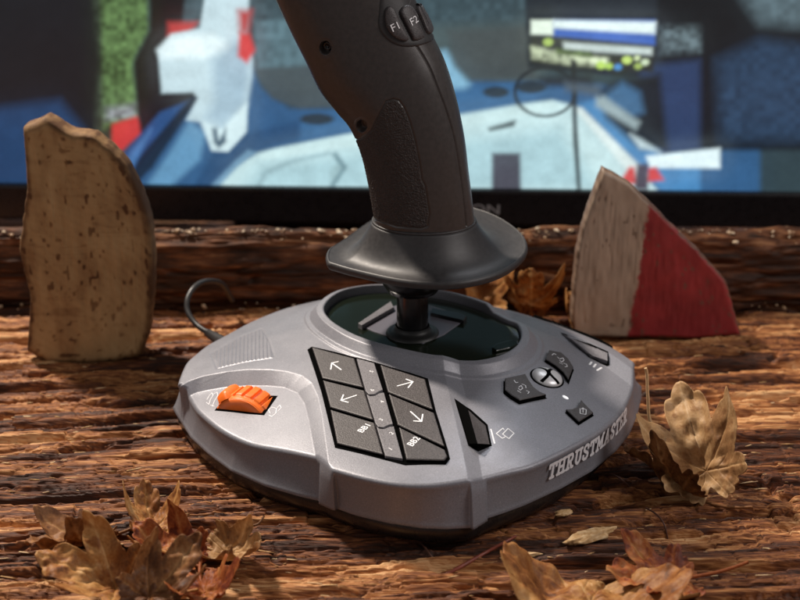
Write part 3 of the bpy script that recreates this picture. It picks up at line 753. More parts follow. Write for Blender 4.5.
grow(rn-3, np.full(n, zt-.2)); grow(rn-.2, np.full(n, zt+.25)); grow(rn+.35, np.full(n, zt)); grow(rn+.4, np.full(n, zt-.6)); grow(rn, np.full(n, zt-.9))
for t in np.linspace(0.02, 1, 46):
    r = rn*(1-t)+(rg-1.2)*t
    L = np.clip((rg-rn)/34, .35, 1.4)
    fall = (1-t)**2.6
    wing = 1.5*np.sin(t*math.pi)*np.maximum(0, np.cos(ga2-math.radians(250)))*1.0
    grow(r, Zg_+1.6 + (zt-Zg_-1.6)*fall - 1.4*np.sin(t*math.pi)*(.6+.4*np.cos(2*ga2)) )
for a in np.linspace(75, 0, 7):
    a = math.radians(a); grow(rg-1.7+1.9*math.cos(a), np.full(n, Zg_-.2+1.9*math.sin(a)))
for a in np.linspace(0, -90, 7):
    a = math.radians(a); grow(rg-1.7+1.7*math.cos(a), np.full(n, Zg_-.9+1.7*math.sin(a)))
for t in np.linspace(.08, 1, 14):
    grow((rg-1.7)*(1-t)+13*t, np.full(n, Zg_-2.6+ 3.6*math.sin(t*math.pi*.5)*1.0))
guard = part('hand_guard', np.array(rows).reshape(-1, 3), grid_faces(len(rows), n, True)[:, ::-1], M_guard, label='black flared hand rest under the grip')

# ---- grip
LR = [((375.5, 227), (474.5, 223)), ((371.5, 202), (471.8, 196)), ((367.5, 180), (468.5, 170)), ((362, 156), (465, 140)), ((355, 137), (459.5, 111)), ((347, 122.5), (452, 82)),
      ((336, 110), (444.5, 60)), ((319, 88), (437, 44)), ((305, 59), (429, 29)), ((290, 29), (419, 8)), ((274, -6), (408, -20)), ((262, -38), (398, -50)), ((262, -62), (382, -74)), ((280, -80), (360, -84))]
Ls = spline([at_y(a, 47) for a, b in LR], 14); Rs = spline([at_y(b, 47) for a, b in LR], 14)
nsec = len(Ls); na = 220; an = np.linspace(0, 2*math.pi, na, endpoint=False)
rows = []
for i in range(nsec):
    f = i/(nsec-1); m_ = (Ls[i]+Rs[i])/2; hw = (Rs[i]-Ls[i])/2
    dep = 19.6*(1+.10*math.sin(f*3.1)) * (1 if f < .86 else math.sqrt(max(1-((f-.86)/.15)**2, .02)))
    wsc = 1.0
    ca, sa = np.cos(an), np.sin(an)
    e = 2/2.25
    cx_ = np.sign(ca)*np.abs(ca)**e; sy2 = np.sign(sa)*np.abs(sa)**e
    rows.append(m_ + np.outer(cx_*wsc, hw) + np.outer(sy2*dep, [0, 1, 0]))
GR = np.array(rows)
# where the traced lines sit on the surface: project every vertex's own front side
front = np.sin(an)[None, :] < .25
PX = proj(GR.reshape(-1, 3)).reshape(nsec, na, 2)
# ring coordinates: the traced outlines are carried onto the surface through the nearest vertices
Q1 = lambda x, y: (280+x*.25, 30+y*.25)
rub = [(340, 146), (349, 141), (362, 139), (372, 131), (380, 114), Q1(425, 288), Q1(452, 279), Q1(474, 284), Q1(495, 312), Q1(518, 370), Q1(540, 450), Q1(556, 530), Q1(566, 600), (425, 187), (429, 214), (427, 226), (421, 228), (396, 226), (375, 219), (366, 214), (355, 180), (350, 160)]
# rebuild the skin at higher density
ii = np.linspace(0, nsec-1, 560); i0 = np.floor(ii).astype(int).clip(0, nsec-2); ff = (ii-i0)[:, None, None]
GR = GR[i0]*(1-ff)+GR[i0+1]*ff
na2 = 560; an2 = np.linspace(0, na, na2, endpoint=False); j0 = np.floor(an2).astype(int); jf = (an2-j0)[None, :, None]
GR = GR[:, j0]*(1-jf)+GR[:, (j0+1) % na]*jf
nS, nA = GR.shape[:2]
du = np.roll(GR, -1, 1)-np.roll(GR, 1, 1); dv = np.gradient(GR, axis=0); NN = np.cross(du, dv); NN /= np.linalg.norm(NN, axis=-1)[..., None]+1e-9
cen = GR.mean(1, keepdims=True); sgn = np.sign(np.sum(NN*(GR-cen), -1)).mean(); NN *= np.sign(sgn)
P2 = proj(GR.reshape(-1, 3)).reshape(nS, nA, 2)
th2 = (an2/na*2*math.pi)[None, :]+np.zeros((nS, 1))
fr_ = (np.sin(th2) < .30)
def field(fn): return fn(P2[..., 0].ravel(), P2[..., 1].ravel()).reshape(nS, nA)
srub = np.where(fr_, field(lambda x, y: sdf(x, y, rub)), 50)
mir = 50
# mould seam on the right side, screw holes, step
seam = spline([(417, 46), (429, 66), (438, 88), (447, 112), (455, 140), (460, 170), (464, 200), (466.5, 226)], 6)
dse = np.where(fr_, field(lambda x, y: dist_poly(x, y, seam, False)), 50)
lstep = [(346, 122.5), (356, 120), (364, 118.5)]
dst = np.where(fr_, field(lambda x, y: dist_poly(x, y, lstep, False)), 50)
disp = -.75*np.exp(-(dse/.85)**2) - .55*np.exp(-((srub-.5)/.8)**2) - .5*np.exp(-(dst/.8)**2)*0
for (hx, hy, hr, rot) in ((325, 48, 6.0, 0), (361.5, 126, 5.5, 0)):
    dd = np.where(fr_, np.hypot(P2[..., 0]-hx, (P2[..., 1]-hy)*.85), 50)
    disp += -3.2*(1-smooth(hr-1.3, hr+.2, dd)) - .12*np.exp(-((dd-hr-1.2)/.8)**2)
peb = (vn(th2*38, np.arange(nS)[:, None]/2.4+0*th2, 3)-.5)*.22 + (vn(th2*88, np.arange(nS)[:, None]/1.1+0*th2, 4)-.5)*.26
GD = GR + NN*(disp + np.where(srub < -1, peb, 0))[..., None]
F = grid_faces(nS, nA, True)
rub_mask = (srub.ravel() < -.3)[F].all(1)
def submesh(V, F):
    u, inv = np.unique(F.ravel(), return_inverse=True); return V[u], inv.reshape(-1, F.shape[1])
if sgn < 0: F = F[:, ::-1]
V1, F1 = submesh(GD.reshape(-1, 3), F[~rub_mask])
grip = part('grip', V1, F1, M_grip, label='smooth warm black handle leaning to the left')
V2, F2 = submesh(GD.reshape(-1, 3), F[rub_mask])
part('rubber_panel', V2, F2, M_rubber, grip)
gv = [tuple(v) for v in GR.reshape(-1, 3)]
bvh = BVHTree.FromPolygons([Vector(v) for v in gv], [tuple(int(i) for i in f) for f in grid_faces(nS, nA, True)])
def hit(p):
    loc, nr, ix, ds = bvh.ray_cast(Vector(CAM), Vector(ray(p)))
    if loc is None: return None, None
    nr = np.array(nr); 
    if nr @ ray(p) > 0: nr = -nr
    return np.array(loc), nr
for (hx, hy) in ((325, 48),):
    l, nr = hit((hx, hy)); t1 = np.cross(nr, [0, 0, 1]); t1 /= np.linalg.norm(t1); t2 = np.cross(nr, t1)
    rws = []
    for r, z in ((.25, -2.9), (.9, -2.8), (1.0, -2.3), (1.9, -2.2), (2.2, -2.9)):
        for a in np.linspace(0, 2*math.pi, 24, endpoint=False): rws.append(l+nr*z+t1*r*math.cos(a)+t2*r*math.sin(a))
    part('screw', rws, grid_faces(5, 24, True), M_shaft, grip)
# button cluster at the top of the grip: rounded plate with three keys
pl = [(380, 12), (379, 24), (382, 33), (390, 41), (400, 45.5), (412, 46.5), (424, 44), (433, 39), (431, 28), (428, 14), (424, -6), (418, -22), (404, -28), (390, -22), (382, -6)]
def shell_patch(name, pts, lift0, lift1, m, parent, dens=1.2, crown=0.0):
    P_ = spline(pts, 6, True); c0 = P_.mean(0); rings = []
    ok = True
    for s_, lf in ((1.03, lift0), (1.0, lift1-.25), (.96, lift1), (.85, lift1+crown*.4), (.65, lift1+crown*.75), (.4, lift1+crown), (.15, lift1+crown), (.01, lift1+crown)):
        rg_ = []
        for p in P_:
            l, nr = hit(tuple(c0+(p-c0)*s_))
            if l is None: l, nr = bvh.find_nearest(Vector(at_y(tuple(c0+(p-c0)*s_), 40)))[:2]; l = np.array(l); nr = np.array(nr); nr = nr if nr[1] < 0 else -nr
            rg_.append(l+nr*lf)
        rings.append(rg_)
    V = np.array(rings).reshape(-1, 3)
    return part(name, V, grid_faces(len(rings), len(P_), True), m, parent)
plate_h = shell_patch('button_plate', pl, -1, .7, M_guard, grip)
k1 = shell_patch('grip_button', [(384.5, 18), (387, 29), (394, 37), (403, 41), (406.5, 39), (402, 30), (396, 18), (391, 8), (386, 8)], .4, 2.1, M_key, plate_h, crown=.5)
k2 = shell_patch('grip_button', [(399, 12), (404, 24), (410, 36), (413, 40.5), (420, 39), (421, 36), (416, 24), (411, 10), (404, 6)], .4, 2.1, M_key, plate_h, crown=.5)
k3 = shell_patch('grip_button', [(415, 8), (420, 22), (425, 33), (429, 34), (430, 27), (428, 14), (423, 2)], .4, 2.1, M_key, plate_h, crown=.4)
def grip_text(txt, size, cpx, rot, parent):
    l, nr = hit(cpx); r = np.cross([0, 0, 1], nr); r /= np.linalg.norm(r); r = r if r[0] > 0 else -r; u = np.cross(nr, r); u = u if u[2] > 0 else -u
    ca, sa = math.cos(rot), math.sin(rot); V, F = text_mesh(txt, size)
    Vx = V[:, 0]*ca-V[:, 1]*sa; Vy = V[:, 0]*sa+V[:, 1]*ca
    pts = []
    for a_, b_ in zip(Vx, Vy):
        q = l+r*a_+u*b_; n_ = bvh.find_nearest(Vector(q)); nn = np.array(n_[1]); nn = nn if nn[1] < 0 else -nn
        pts.append(np.array(n_[0])+nn*2.85)
    part('lettering', pts, F, M_white, parent, smooth_shade=False)
grip_text('F1', 4.6, (393.5, 27), math.radians(22), k1)
grip_text('F2', 4.6, (410, 22), math.radians(18), k2)

# ---- cable
def tube(name, pts, r, m, parent=None, n=14, taper=None, world=False):
    P_ = spline(pts, 8); rows = []
    for i, p in enumerate(P_):
        t = P_[min(i+1, len(P_)-1)]-P_[max(i-1, 0)]; t /= np.linalg.norm(t)
        a = np.cross(t, [0, 0, 1]); a = a/np.linalg.norm(a) if np.linalg.norm(a) > .05 else np.array([1.0, 0, 0]); b_ = np.cross(t, a)
        rr = r if taper is None else r*taper(i/(len(P_)-1))
        an_ = np.linspace(0, 2*math.pi, n, endpoint=False); rows.append(p+rr*(np.outer(np.cos(an_), a)+np.outer(np.sin(an_), b_)))
    V = np.array(rows).reshape(-1, 3); F = list(map(tuple, grid_faces(len(P_), n, True)))+[tuple(range(n)), tuple((len(P_)-1)*n+i for i in range(n))[::-1]]
    if world: return mesh_obj(name, V, F, m)
    return part(name, V, F, m, parent)
M_cable = mat('cable_rubber', (.03, .028, .028), .4)
cb = tube('cable', [at_y((226, 345), 70), at_y((214, 336), 92), at_y((198, 326), 104), at_y((188, 312), 112), at_y((188, 298), 118), at_y((196, 286), 126), at_y((208, 281), 140), at_y((222, 284), 156), at_y((232, 300), 172)], 1.5, M_cable)
tube('strain_relief', [at_y((232, 348), 66), at_y((221, 341), 80), at_y((208, 333), 96)], 3.0, M_cable, cb, taper=lambda t: 1.2-.45*t)

# ================================================================== MONITOR
MY = 318.0
MON = empty('computer_monitor', (0, MY, 0), 'black computer monitor behind the joystick showing a blue and white vehicle cab', 'monitor')
MO = np.array([0, MY, 0.0])
yaw = math.radians(-2.2)
def mon(x, y, z):   # local -> world: yaw about its own foot
    return np.stack([x*math.cos(yaw)-y*math.sin(yaw), MY+x*math.sin(yaw)+y*math.cos(yaw), z], -1)
M_bez = mat('bezel_black', (.012, .010, .011), .28, 0, 200, .2)
def box_bev(x0, x1, y0, y1, z0, z1, bv=1.5):
    bm = bmesh.new(); vs = [bm.verts.new((x, y, z)) for x in (x0, x1) for y in (y0, y1) for z in (z0, z1)]
    for f in ((0, 1, 3, 2), (4, 6, 7, 5), (0, 4, 5, 1), (2, 3, 7, 6), (0, 2, 6, 4), (1, 5, 7, 3)): bm.faces.new([vs[i] for i in f])
    bmesh.ops.recalc_face_normals(bm, faces=bm.faces)
    bmesh.ops.bevel(bm, geom=bm.edges[:], offset=bv, segments=3, affect='EDGES', profile=.5)
    V = np.array([v.co[:] for v in bm.verts]); bm.verts.index_update(); F = [tuple(v.index for v in f.verts) for f in bm.faces]; bm.free(); return V, F
def mpart(name, V, F, m, parent=None, **k):
    W = mon(V[:, 0], V[:, 1], V[:, 2])-MO; return mesh_obj(name, W, F, m, parent or MON, **k)
def solve(p):     # traced point -> local x,z on the screen plane
    x, z = 0, 100
    for _ in range(20):
        q = at_y(p, MY+x*math.sin(yaw)); x = q[0]/math.cos(yaw); z = q[2]
    return x, z
zb = .5*(solve((140, 192))[1]+solve((620, 181))[1])
zlow = .5*(solve((150, 227))[1]+solve((540, 212))[1])-1
SX0, SX1, SZ0, SZ1 = -300, 300, zb, zb+338
V, F = box_bev(SX0-12, SX1+12, -6, 9, zlow, SZ0, 2.0); bez = mpart('bottom_bezel', V, F, M_bez, smooth_shade=False)
V, F = box_bev(SX0-12, SX0, -5.5, 9, SZ0+.1, SZ1+14, 1.5); mpart('side_bezel', V, F, M_bez, smooth_shade=False)
V, F = box_bev(SX1, SX1+12, -5.5, 9, SZ0+.1, SZ1+14, 1.5); mpart('side_bezel', V, F, M_bez, smooth_shade=False)
V, F = box_bev(SX0, SX1, -5.5, 9, SZ1, SZ1+14, 1.5); mpart('top_bezel', V, F, M_bez, smooth_shade=False)
V, F = box_bev(SX0-8, SX1+8, 9.2, 40, zlow+3, SZ1+8, 8); mpart('rear_housing', V, F, M_bez, smooth_shade=False)
V, F = box_bev(-120, 120, 12, 130, -1, zlow+2.5, 3); mpart('foot', V, F, M_bez, smooth_shade=False)
tv, tf = text_mesh('SON', 9.5, .1); lx, lz = solve((481, 207)); M_faint = mat('bezel_print', (.30, .28, .28), .4)
mpart('lettering', np.column_stack([tv[:, 0]*1.35+lx, np.full(len(tv), -6.1), tv[:, 1]+lz]), tf, M_faint, bez, smooth_shade=False)

# picture on the screen: flat colours over a fine grid
gx = np.linspace(SX0, SX1, 620); gz = np.linspace(SZ0, SZ1, 350); GX, GZ = np.meshgrid(gx, gz)
W = mon(GX.ravel(), np.zeros(GX.size), GZ.ravel()); pp = proj(W); px, py = pp[:, 0], pp[:, 1]
def srgb(h):
    c = np.array([int(h[i:i+2], 16) for i in (0, 2, 4)])/255.; return np.where(c < .04045, c/12.92, ((c+.055)/1.055)**2.4)
C = np.tile(srgb('33434a'), (len(px), 1))
def fill(hx, pts, blur=.8, shade=None):
    global C
    blur = blur*2.2
    a = np.clip(.5-sdf(px, py, pts)/(2*blur), 0, 1)[:, None]; col = srgb(hx)[None]
    if shade is not None: col = col*shade[:, None]
    C = C*(1-a)+col*a
def ell(hx, cx, cy, rx, ry, blur=1.0, ringw=None):
    global C
    d_ = (np.hypot((px-cx)/rx, (py-cy)/ry)-1)*min(rx, ry)
    if ringw: d_ = np.abs(d_)-ringw
    a = np.clip(.5-d_/(2*blur), 0, 1)[:, None]; C = C*(1-a)+srgb(hx)[None]*a
nz = vn(px/6, py/6, 5)*.5+.75; nz2 = vn(px/4, py/4, 8)*.9+vn(px/11, py/9, 9)*.8+.1
fill('3d4f57', [(-100, -80), (900, -80), (900, 70), (-100, 70)], 4, nz)
fill('4d5a5c', [(330, 30), (560, 20), (540, 84), (430, 84), (330, 80)], 3)
fill('2a5a86', [(240, 40), (262, 88), (290, 108), (345, 108), (470, 80), (600, 84), (760, 130), (760, 200), (90, 200), (140, 140), (200, 100)], 1.5)
fill('4a5358', [(253, 60), (345, 60), (352, 106), (300, 108), (272, 98), (258, 78)], 1.2)
fill('58727c', [(253, 20), (345, 20), (345, 62), (300, 66), (258, 68)], 1.2, nz)
fill('7fb0cc', [(437, 52), (446, 50), (470, 84), (462, 108), (448, 92)], 2)
fill('4a4f50', [(447, 30), (532, 26), (535, 78), (472, 80), (455, 66)], 2)
fill('2f6492', [(300, 120), (440, 90), (530, 84), (560, 92), (470, 118), (300, 140)], 2)
fill('bcd0d2', [(205, 196), (236, 166), (256, 152), (380, 128), (520, 104), (552, 100), (578, 106), (664, 196)], 1)
fill('a3bfc6', [(240, 190), (262, 164), (372, 150), (560, 128), (600, 190)], 4)
fill('c4d6d6', [(256, 153), (352, 134), (470, 116), (552, 101), (566, 108), (470, 126), (352, 146), (262, 160)], .8)
fill('8fa8ad', [(330, 172), (338, 160), (346, 168), (332, 184)], 1.5)
fill('8aa3aa', [(256, 188), (262, 172), (290, 160), (330, 152), (330, 154), (292, 163), (268, 174), (260, 188)], 1)
fill('5d7a84', [(332, 154), (336, 152), (347, 167), (333, 188), (330, 186), (342, 168)], 1)
fill('3a82b8', [(578, 104), (610, 96), (700, 168), (700, 196), (666, 196)], 1.5)
fill('d8dcd8', [(574, 108), (582, 108), (650, 176), (640, 186)], 1.2)
fill('14181c', [(488, 128), (516, 120), (514, 126), (490, 131)], 1)
fill('5a8fb5', [(190, 120), (206, 134), (200, 160), (165, 192), (142, 192), (166, 158)], 1.5)
fill('1e4a74', [(215, 150), (245, 134), (300, 120), (300, 136), (240, 160), (205, 192), (190, 192)], 1.5)
fill('6d94b2', [(205, 192), (236, 160), (248, 150), (256, 152), (236, 168), (214, 192)], 1)
for a_ in ((317, 119, 17, 5.5), (496, 92, 13, 5.5), (531, 87, 15, 6)): ell('2b3640', *a_)
fill('3a4434', [(-100, -60), (118, -60), (118, 170), (-100, 170)], 2, nz2)
fill('1a1a20', [(-100, -60), (88, -60), (100, 60), (92, 200), (-100, 200)], 2)
fill('1d4068', [(-100, 120), (60, 100), (100, 150), (96, 200), (-100, 200)], 3)
fill('56713a', [(100, -60), (146, -60), (149, 32), (138, 52), (133, 64), (138, 118), (104, 130)], 1.5, nz2)
fill('8e8f94', [(106, 108), (136, 104), (136, 118), (106, 120)], 2, nz2)
fill('d8221c', [(112, 124), (137, 116), (146, 130), (130, 143), (112, 160)], 1)
fill('1c1418', [(134, 62), (150, 30), (150, -60), (190, -60), (182, 30), (160, 58), (160, 94), (196, 92), (200, 100), (145, 142), (140, 130)], 1)
fill('c8201c', [(168, 22), (198, 22), (190, 34), (168, 36)], 1.5)
fill('1d4f86', [(95, 190), (130, 146), (160, 112), (196, 98), (150, 168), (128, 196)], 1)
fill('0f2033', [(118, 196), (140, 156), (192, 96), (199, 98), (152, 168), (134, 186)], 1)
fill('3a76ae', [(110, 196), (132, 150), (152, 128), (150, 134), (134, 164), (124, 190)], 1.2)
fill('bccbd2', [(158, 50), (172, 34), (200, 28), (214, -60), (252, -60), (247, 44), (253, 60), (252, 76), (248, 100), (246, 132), (228, 151), (212, 150), (200, 122), (186, 120), (198, 98), (193, 92), (162, 93)], .8)
fill('dfe6e8', [(158, 50), (172, 36), (214, 34), (236, 50), (204, 58), (162, 58)], 2)
fill('9fb4c4', [(236, 40), (250, 52), (250, 78), (246, 100), (246, 104), (222, 128), (206, 118), (214, 100), (212, 60)], 3)
fill('cfdcdf', [(204, 122), (222, 130), (247, 102), (246, 131), (228, 151), (212, 150)], 1)
fill('3d5568', [(212, 128), (217, 128), (219, 140), (226, 128), (226, 142), (219, 148), (214, 143)], 1)
fill('e01812', [(240, 32), (250, 34), (255, 50), (247, 63), (238, 56), (239, 40)], 1.2)
fill('c01c18', [(238, 10), (252, 10), (248, 34), (240, 32)], 2)
# displays at right
fill('232a33', [(524, -20), (668, -20), (664, 80), (528, 68)], 1)
fill('15181d', [(655, -20), (900, -20), (900, 150), (668, 150)], 1.5)
fill('27405c', [(716, 60), (760, 40), (900, 60), (900, 140), (720, 140)], 4, nz)
fill('56666e', [(730, -20), (900, -20), (900, 30), (760, 24)], 4, nz)
fill('5d6a70', [(660, 26), (700, 26), (700, 52), (660, 54)], 2, nz2)
fill('2b3f66', [(640, 66), (700, 60), (700, 150), (662, 158), (640, 120)], 2)
fill('30302a', [(531, 36), (655, 40), (653, 72), (532, 63)], 1)
fill('2f62c0', [(553, 20), (655, 20), (655, 45), (553, 36)], .8)
fill('e8ecd8', [(531, 20), (553, 20), (553, 35), (531, 34)], .8)
fill('e6ece8', [(553, 20), (656, 22), (655, 34), (553, 28)], 1)
fill('c9cec9', [(563, 42), (652, 48), (652, 55), (564, 50)], 1)
fill('c6c9a2', [(531, 46), (540, 48), (572, 54), (608, 58), (608, 66), (572, 65), (532, 58)], 1.2, nz2)
fill('5a6b30', [(556, 48), (592, 52), (592, 57), (556, 54)], 1, nz2)
for x_, y_, r_, c_ in ((548, 42, 5, 'a9bf3a'), (601, 65, 5, 'b4d030'), (609, 66, 4, 'a8c828'), (627, 60, 5, 'c4d850'), (618, 67, 4, '3f8ed0'), (638, 66, 4, '9fb040'), (645, 62, 4, 'd0d8b0'), (637, 58, 3, 'd8e0a0')):
    ell(c_, x_, y_, r_, r_*.8)
fill('20242a', [(600, 90), (620, 80), (660, 74), (668, 150), (640, 148), (606, 118)], 2)
fill('3e6c94', [(604, 96), (622, 82), (640, 92), (644, 112), (632, 118), (608, 108)], 2)
fill('9aa6a8', [(596, 96), (604, 96), (640, 122), (636, 130), (596, 106)], 1.5)
fill('c8d4d8', [(630, 134), (642, 140), (660, 152), (640, 148)], 1.5)
fill('e0e8ea', [(646, 156), (720, 148), (720, 168), (650, 168)], 1)
fill('dc2420', [(622, 178), (629, 167), (634, 167), (638, 184), (622, 184)], 1)
fill('dc2420', [(646, 182), (648, 168), (656, 167), (664, 180)], 1)
fill('42394a', [(634, 190), (637, 164), (648, 164), (648, 190)], 1)
ell('22262b', 545, 92, 30, 24, 1, 1.3)
fill('22262b', [(571, 60), (576, 60), (577, 120), (581, 190), (577, 190), (573, 140)], .8)
fill('2a2d33', [(540, 78), (590, 76), (592, 84), (545, 86)], 2)
fill('57606a', [(565, 82), (600, 86), (600, 96), (566, 90)], 2)
fill('4a4250', [(492, 153), (520, 153), (521, 192), (492, 192)], 1)
def blur_img(A, sg):
    A = A.reshape(350, 620, 3); k = int(sg*3)+1; w_ = np.exp(-.5*(np.arange(-k, k+1)/sg)**2); w_ /= w_.sum()
    P_ = np.pad(A, ((k, k), (k, k), (0, 0)), mode='edge')
    P_ = sum(w_[i_]*P_[i_:i_+350] for i_ in range(2*k+1)); P_ = sum(w_[i_]*P_[:, i_:i_+620] for i_ in range(2*k+1)); return P_.reshape(-1, 3)
C = blur_img(C, .7)*.76 + blur_img(C, 7)*.24 + (C-blur_img(C, 3))*.25
lum_ = (C @ np.array([.21, .72, .07]))[:, None]; C = np.clip(C*.80+lum_*.20, 0, 1)**1.08*1.12*np.array([.94, 1.06, 1.07])
fine_ = .90+.20*fbm(px/2.2, py/1.6, 3, 57)
C = C*fine_[:, None]
C = np.clip(C*(.87+.26*(fbm(px/14, py/12, 4, 55)))[:, None], 0, 1)
M_scr = bpy.data.materials.new('screen_picture'); M_scr.use_nodes = True
nt = M_scr.node_tree; bs = nt.nodes['Principled BSDF']; at_ = nt.nodes.new('ShaderNodeAttribute'); at_.attribute_name = 'picture'
bs.inputs['Base Color'].default_value = (.01, .01, .01, 1); bs.inputs['Roughness'].default_value = .3
nt.links.new(at_.outputs['Color'], bs.inputs['Emission Color']); bs.inputs['Emission Strength'].default_value = .92
mesh_obj('screen', mon(GX.ravel(), np.zeros(GX.size)-.3, GZ.ravel())-MO, grid_faces(*GX.shape), M_scr, MON, attrs={'picture': C}, smooth_shade=False)

# ================================================================== WOOD PIECES
M_bark = attr_mat('dark_split_beam', [(0, (.010, .004, .002)), (.4, (.042, .014, .005)), (.7, (.12, .042, .015)), (1, (.30, .14, .06))], .7, fine=(.3, 2, 2), fine_scale=300, fine_amt=.2, bump=.8, bump_dist=.0008)
# rear beam: profile swept along x
BT = at_y((300, 233), 192)[2]
prof = [(190, -6), (186.5, 0), (185, 8), (184.5, 18), (185, 26), (187, BT-7), (190, BT-2), (195, BT+.4), (199, BT+.2), (203, BT-2), (205, BT-8), (206, 15), (206, -4)]
PR = spline(prof, 9); bxs = np.linspace(-420, 420, 900); BX, BI = np.meshgrid(bxs, np.arange(len(PR)))
cumP = np.concatenate([[0], np.cumsum(np.hypot(*np.diff(PR, axis=0).T))])
S_ = cumP[BI]; By = PR[BI, 0]; Bz = PR[BI, 1]
nn = np.gradient(PR, axis=0); nn = np.stack([-nn[:, 1], nn[:, 0]], -1); nn /= np.hypot(nn[:, 0], nn[:, 1])[:, None]
dp = 3.5*(fbm(BX/45, S_/7, 4, 201)-.5)*2 + 1.5*(vn(BX/12, S_/1.6, 205)-.5) - 2.5*smooth(.85, 1, 1-np.abs(2*vn(BX/60, S_/6, 203)-1))
By = By+nn[BI, 0]*dp; Bz = Bz+nn[BI, 1]*dp
gr = .42+.6*(vn(BX/30, S_/3, 207)-.5)+.5*(fbm(BX/18, S_/9, 3, 208)-.5)+.25*(S_ > 45)*(vn(BX/4, S_/4, 209))
BO = np.array([0, 214, 0.0])
beam = mesh_obj('wooden_beam', np.stack([BX, By, Bz], -1).reshape(-1, 3)-BO, grid_faces(*BX.shape), M_bark, attrs={'grain': gr.ravel()})
beam.location = Vector(BO)*MM
tag(beam, 'long dark rough wooden beam lying across, just below the screen', 'beam')

def rock(name, loc, size, m, seed, sub=3, amp=.25, rot=0.0, pigment=.5, flat=None):
    bm = bmesh.new(); bmesh.ops.create_icosphere(bm, subdivisions=sub, radius=1)
    V = np.array([v.co[:] for v in bm.verts]); F = [tuple(v.index for v in f.verts) for f in bm.faces]; bm.free()
    dd = np.array([mnoise.noise(Vector(v*1.7)+Vector((seed*3.1, seed, 0))) for v in V]); d2 = np.array([mnoise.noise(Vector(v*5)+Vector((seed, 0, seed))) for v in V])
    V = V*(1+amp*dd+amp*.4*d2)[:, None]*np.array(size)
    c_, s_ = math.cos(rot), math.sin(rot); V = V @ np.array([[c_, s_, 0], [-s_, c_, 0], [0, 0, 1]])
    return V+np.array(loc), F, pigment+.4*d2

# tan slab at left: outline traced, real thickness
def board(name, outline_px, y, thick, m, label, cat, grain_fn=None, n=26, lean=0.0, rough=.8, seed=0, roundr=4):
    P_ = np.array([[at_y(p, y)[0], at_y(p, y)[2]] for p in outline_px]); c0 = P_.mean(0)
    D_ = []
    for i in range(len(P_)):
        a, b_ = P_[i], P_[(i+1) % len(P_)]; k = max(1, int(np.hypot(*(b_-a))/1.6))
        for j in range(k): D_.append(a+(b_-a)*j/k)
    D_ = np.array(D_); nD = len(D_)
    jit = (fbm(D_[:, 0]/4+seed, D_[:, 1]/4, 3, 300+seed)-.5)*2.0*rough
    dirn = D_-c0; dirn /= np.hypot(dirn[:, 0], dirn[:, 1])[:, None]; D_ = D_+dirn*jit[:, None]
    rings = []
    for s_, yy in [(s, 0) for s in np.linspace(.01, .94, 60)]+[(.975, .12*roundr), (.993, .45*roundr), (1, roundr), (1, thick-roundr), (.993, thick-.45*roundr), (.975, thick-.1*roundr)]+[(s, thick) for s in np.linspace(.94, .02, 12)]:
        q = c0+(D_-c0)*s_; relief = 0.0
        if yy in (0,): relief = (fbm(q[:, 0]/9, q[:, 1]/22, 4, 310+seed)-.5)*2.4*rough+(vn(q[:, 0]/1.3, q[:, 1]/9, 312+seed)-.5)*.8*rough
        rings.append(np.stack([q[:, 0], y+yy+relief+lean*q[:, 1], q[:, 1]], -1))
    cap = rings[0].mean(0); rings[0] = rings[0]*0+cap; rings[-1] = rings[-1]*0+rings[-1].mean(0)
    V = np.array(rings); Vf = V.reshape(-1, 3); base = np.array([c0[0], y+thick/2, P_[:, 1].min()])
    at = grain_fn(Vf, -sdf(Vf[:, 0], Vf[:, 2], D_)) if grain_fn else {}
    o = mesh_obj(name, Vf-base, grid_faces(len(rings), nD, True), m, attrs=at); o.location = Vector(base)*MM
    return tag(o, label, cat)
M_tan = attr_mat('pale_dry_wood', [(0, (.10, .045, .018)), (.3, (.26, .15, .065)), (.6, (.40, .26, .12)), (1, (.52, .36, .18))], .75, fine=(1, 1, .3), fine_scale=160, fine_amt=.15, bump=.6, bump_dist=.0008)
def gtan(V, edge):
    dd_ = np.hypot(V[:, 0]+250, V[:, 2]+60)+5*(fbm(V[:, 0]/25, V[:, 2]/25, 2, 407)-.5)
    g_ = .55+.5*(fbm(V[:, 0]/14, V[:, 2]/22, 4, 401)-.5)+.03*np.sin(dd_*1.5)-.40*(1-smooth(1.2, 4.0, edge+1.5*(fbm(V[:, 0]/4, V[:, 2]/4, 2, 408)-.5)))+.16*smooth(.90,.98, 1-np.abs(2*vn(V[:, 0]/30, V[:, 2]/3, 409)-1))*-1-.45*smooth(.80, .90, vn(V[:, 0]/2.2, V[:, 2]/3.0, 403))
    return {'grain': g_}
board('bark_slab', [(22, 128), (44, 118), (70, 134), (92, 136), (112, 152), (124, 165), (131, 178), (141, 197), (149, 225), (153, 262), (151.5, 300), (148, 335), (141, 357), (116, 363), (84, 366), (46, 364), (26, 352), (30, 300), (18, 250), (26, 190)], 109, 16, M_tan,
      'pale tan slab of dry wood standing at the left edge', 'wood slab', gtan, seed=1, rough=.7)
M_pb = bpy.data.materials.new('painted_board'); M_pb.use_nodes = True
nt = M_pb.node_tree; N = nt.nodes; bs = N['Principled BSDF']; bs.inputs['Roughness'].default_value = .55
a_ = N.new('ShaderNodeAttribute'); a_.attribute_name = 'paint'
tcn = N.new('ShaderNodeTexCoord'); no = N.new('ShaderNodeTexNoise'); no.inputs['Scale'].default_value = 60; no.inputs['Detail'].default_value = 6
nt.links.new(tcn.outputs['Object'], no.inputs['Vector']); mr = N.new('ShaderNodeMapRange'); mr.inputs[1].default_value = .3; mr.inputs[2].default_value = .7; mr.inputs[3].default_value = .85; mr.inputs[4].default_value = 1.1
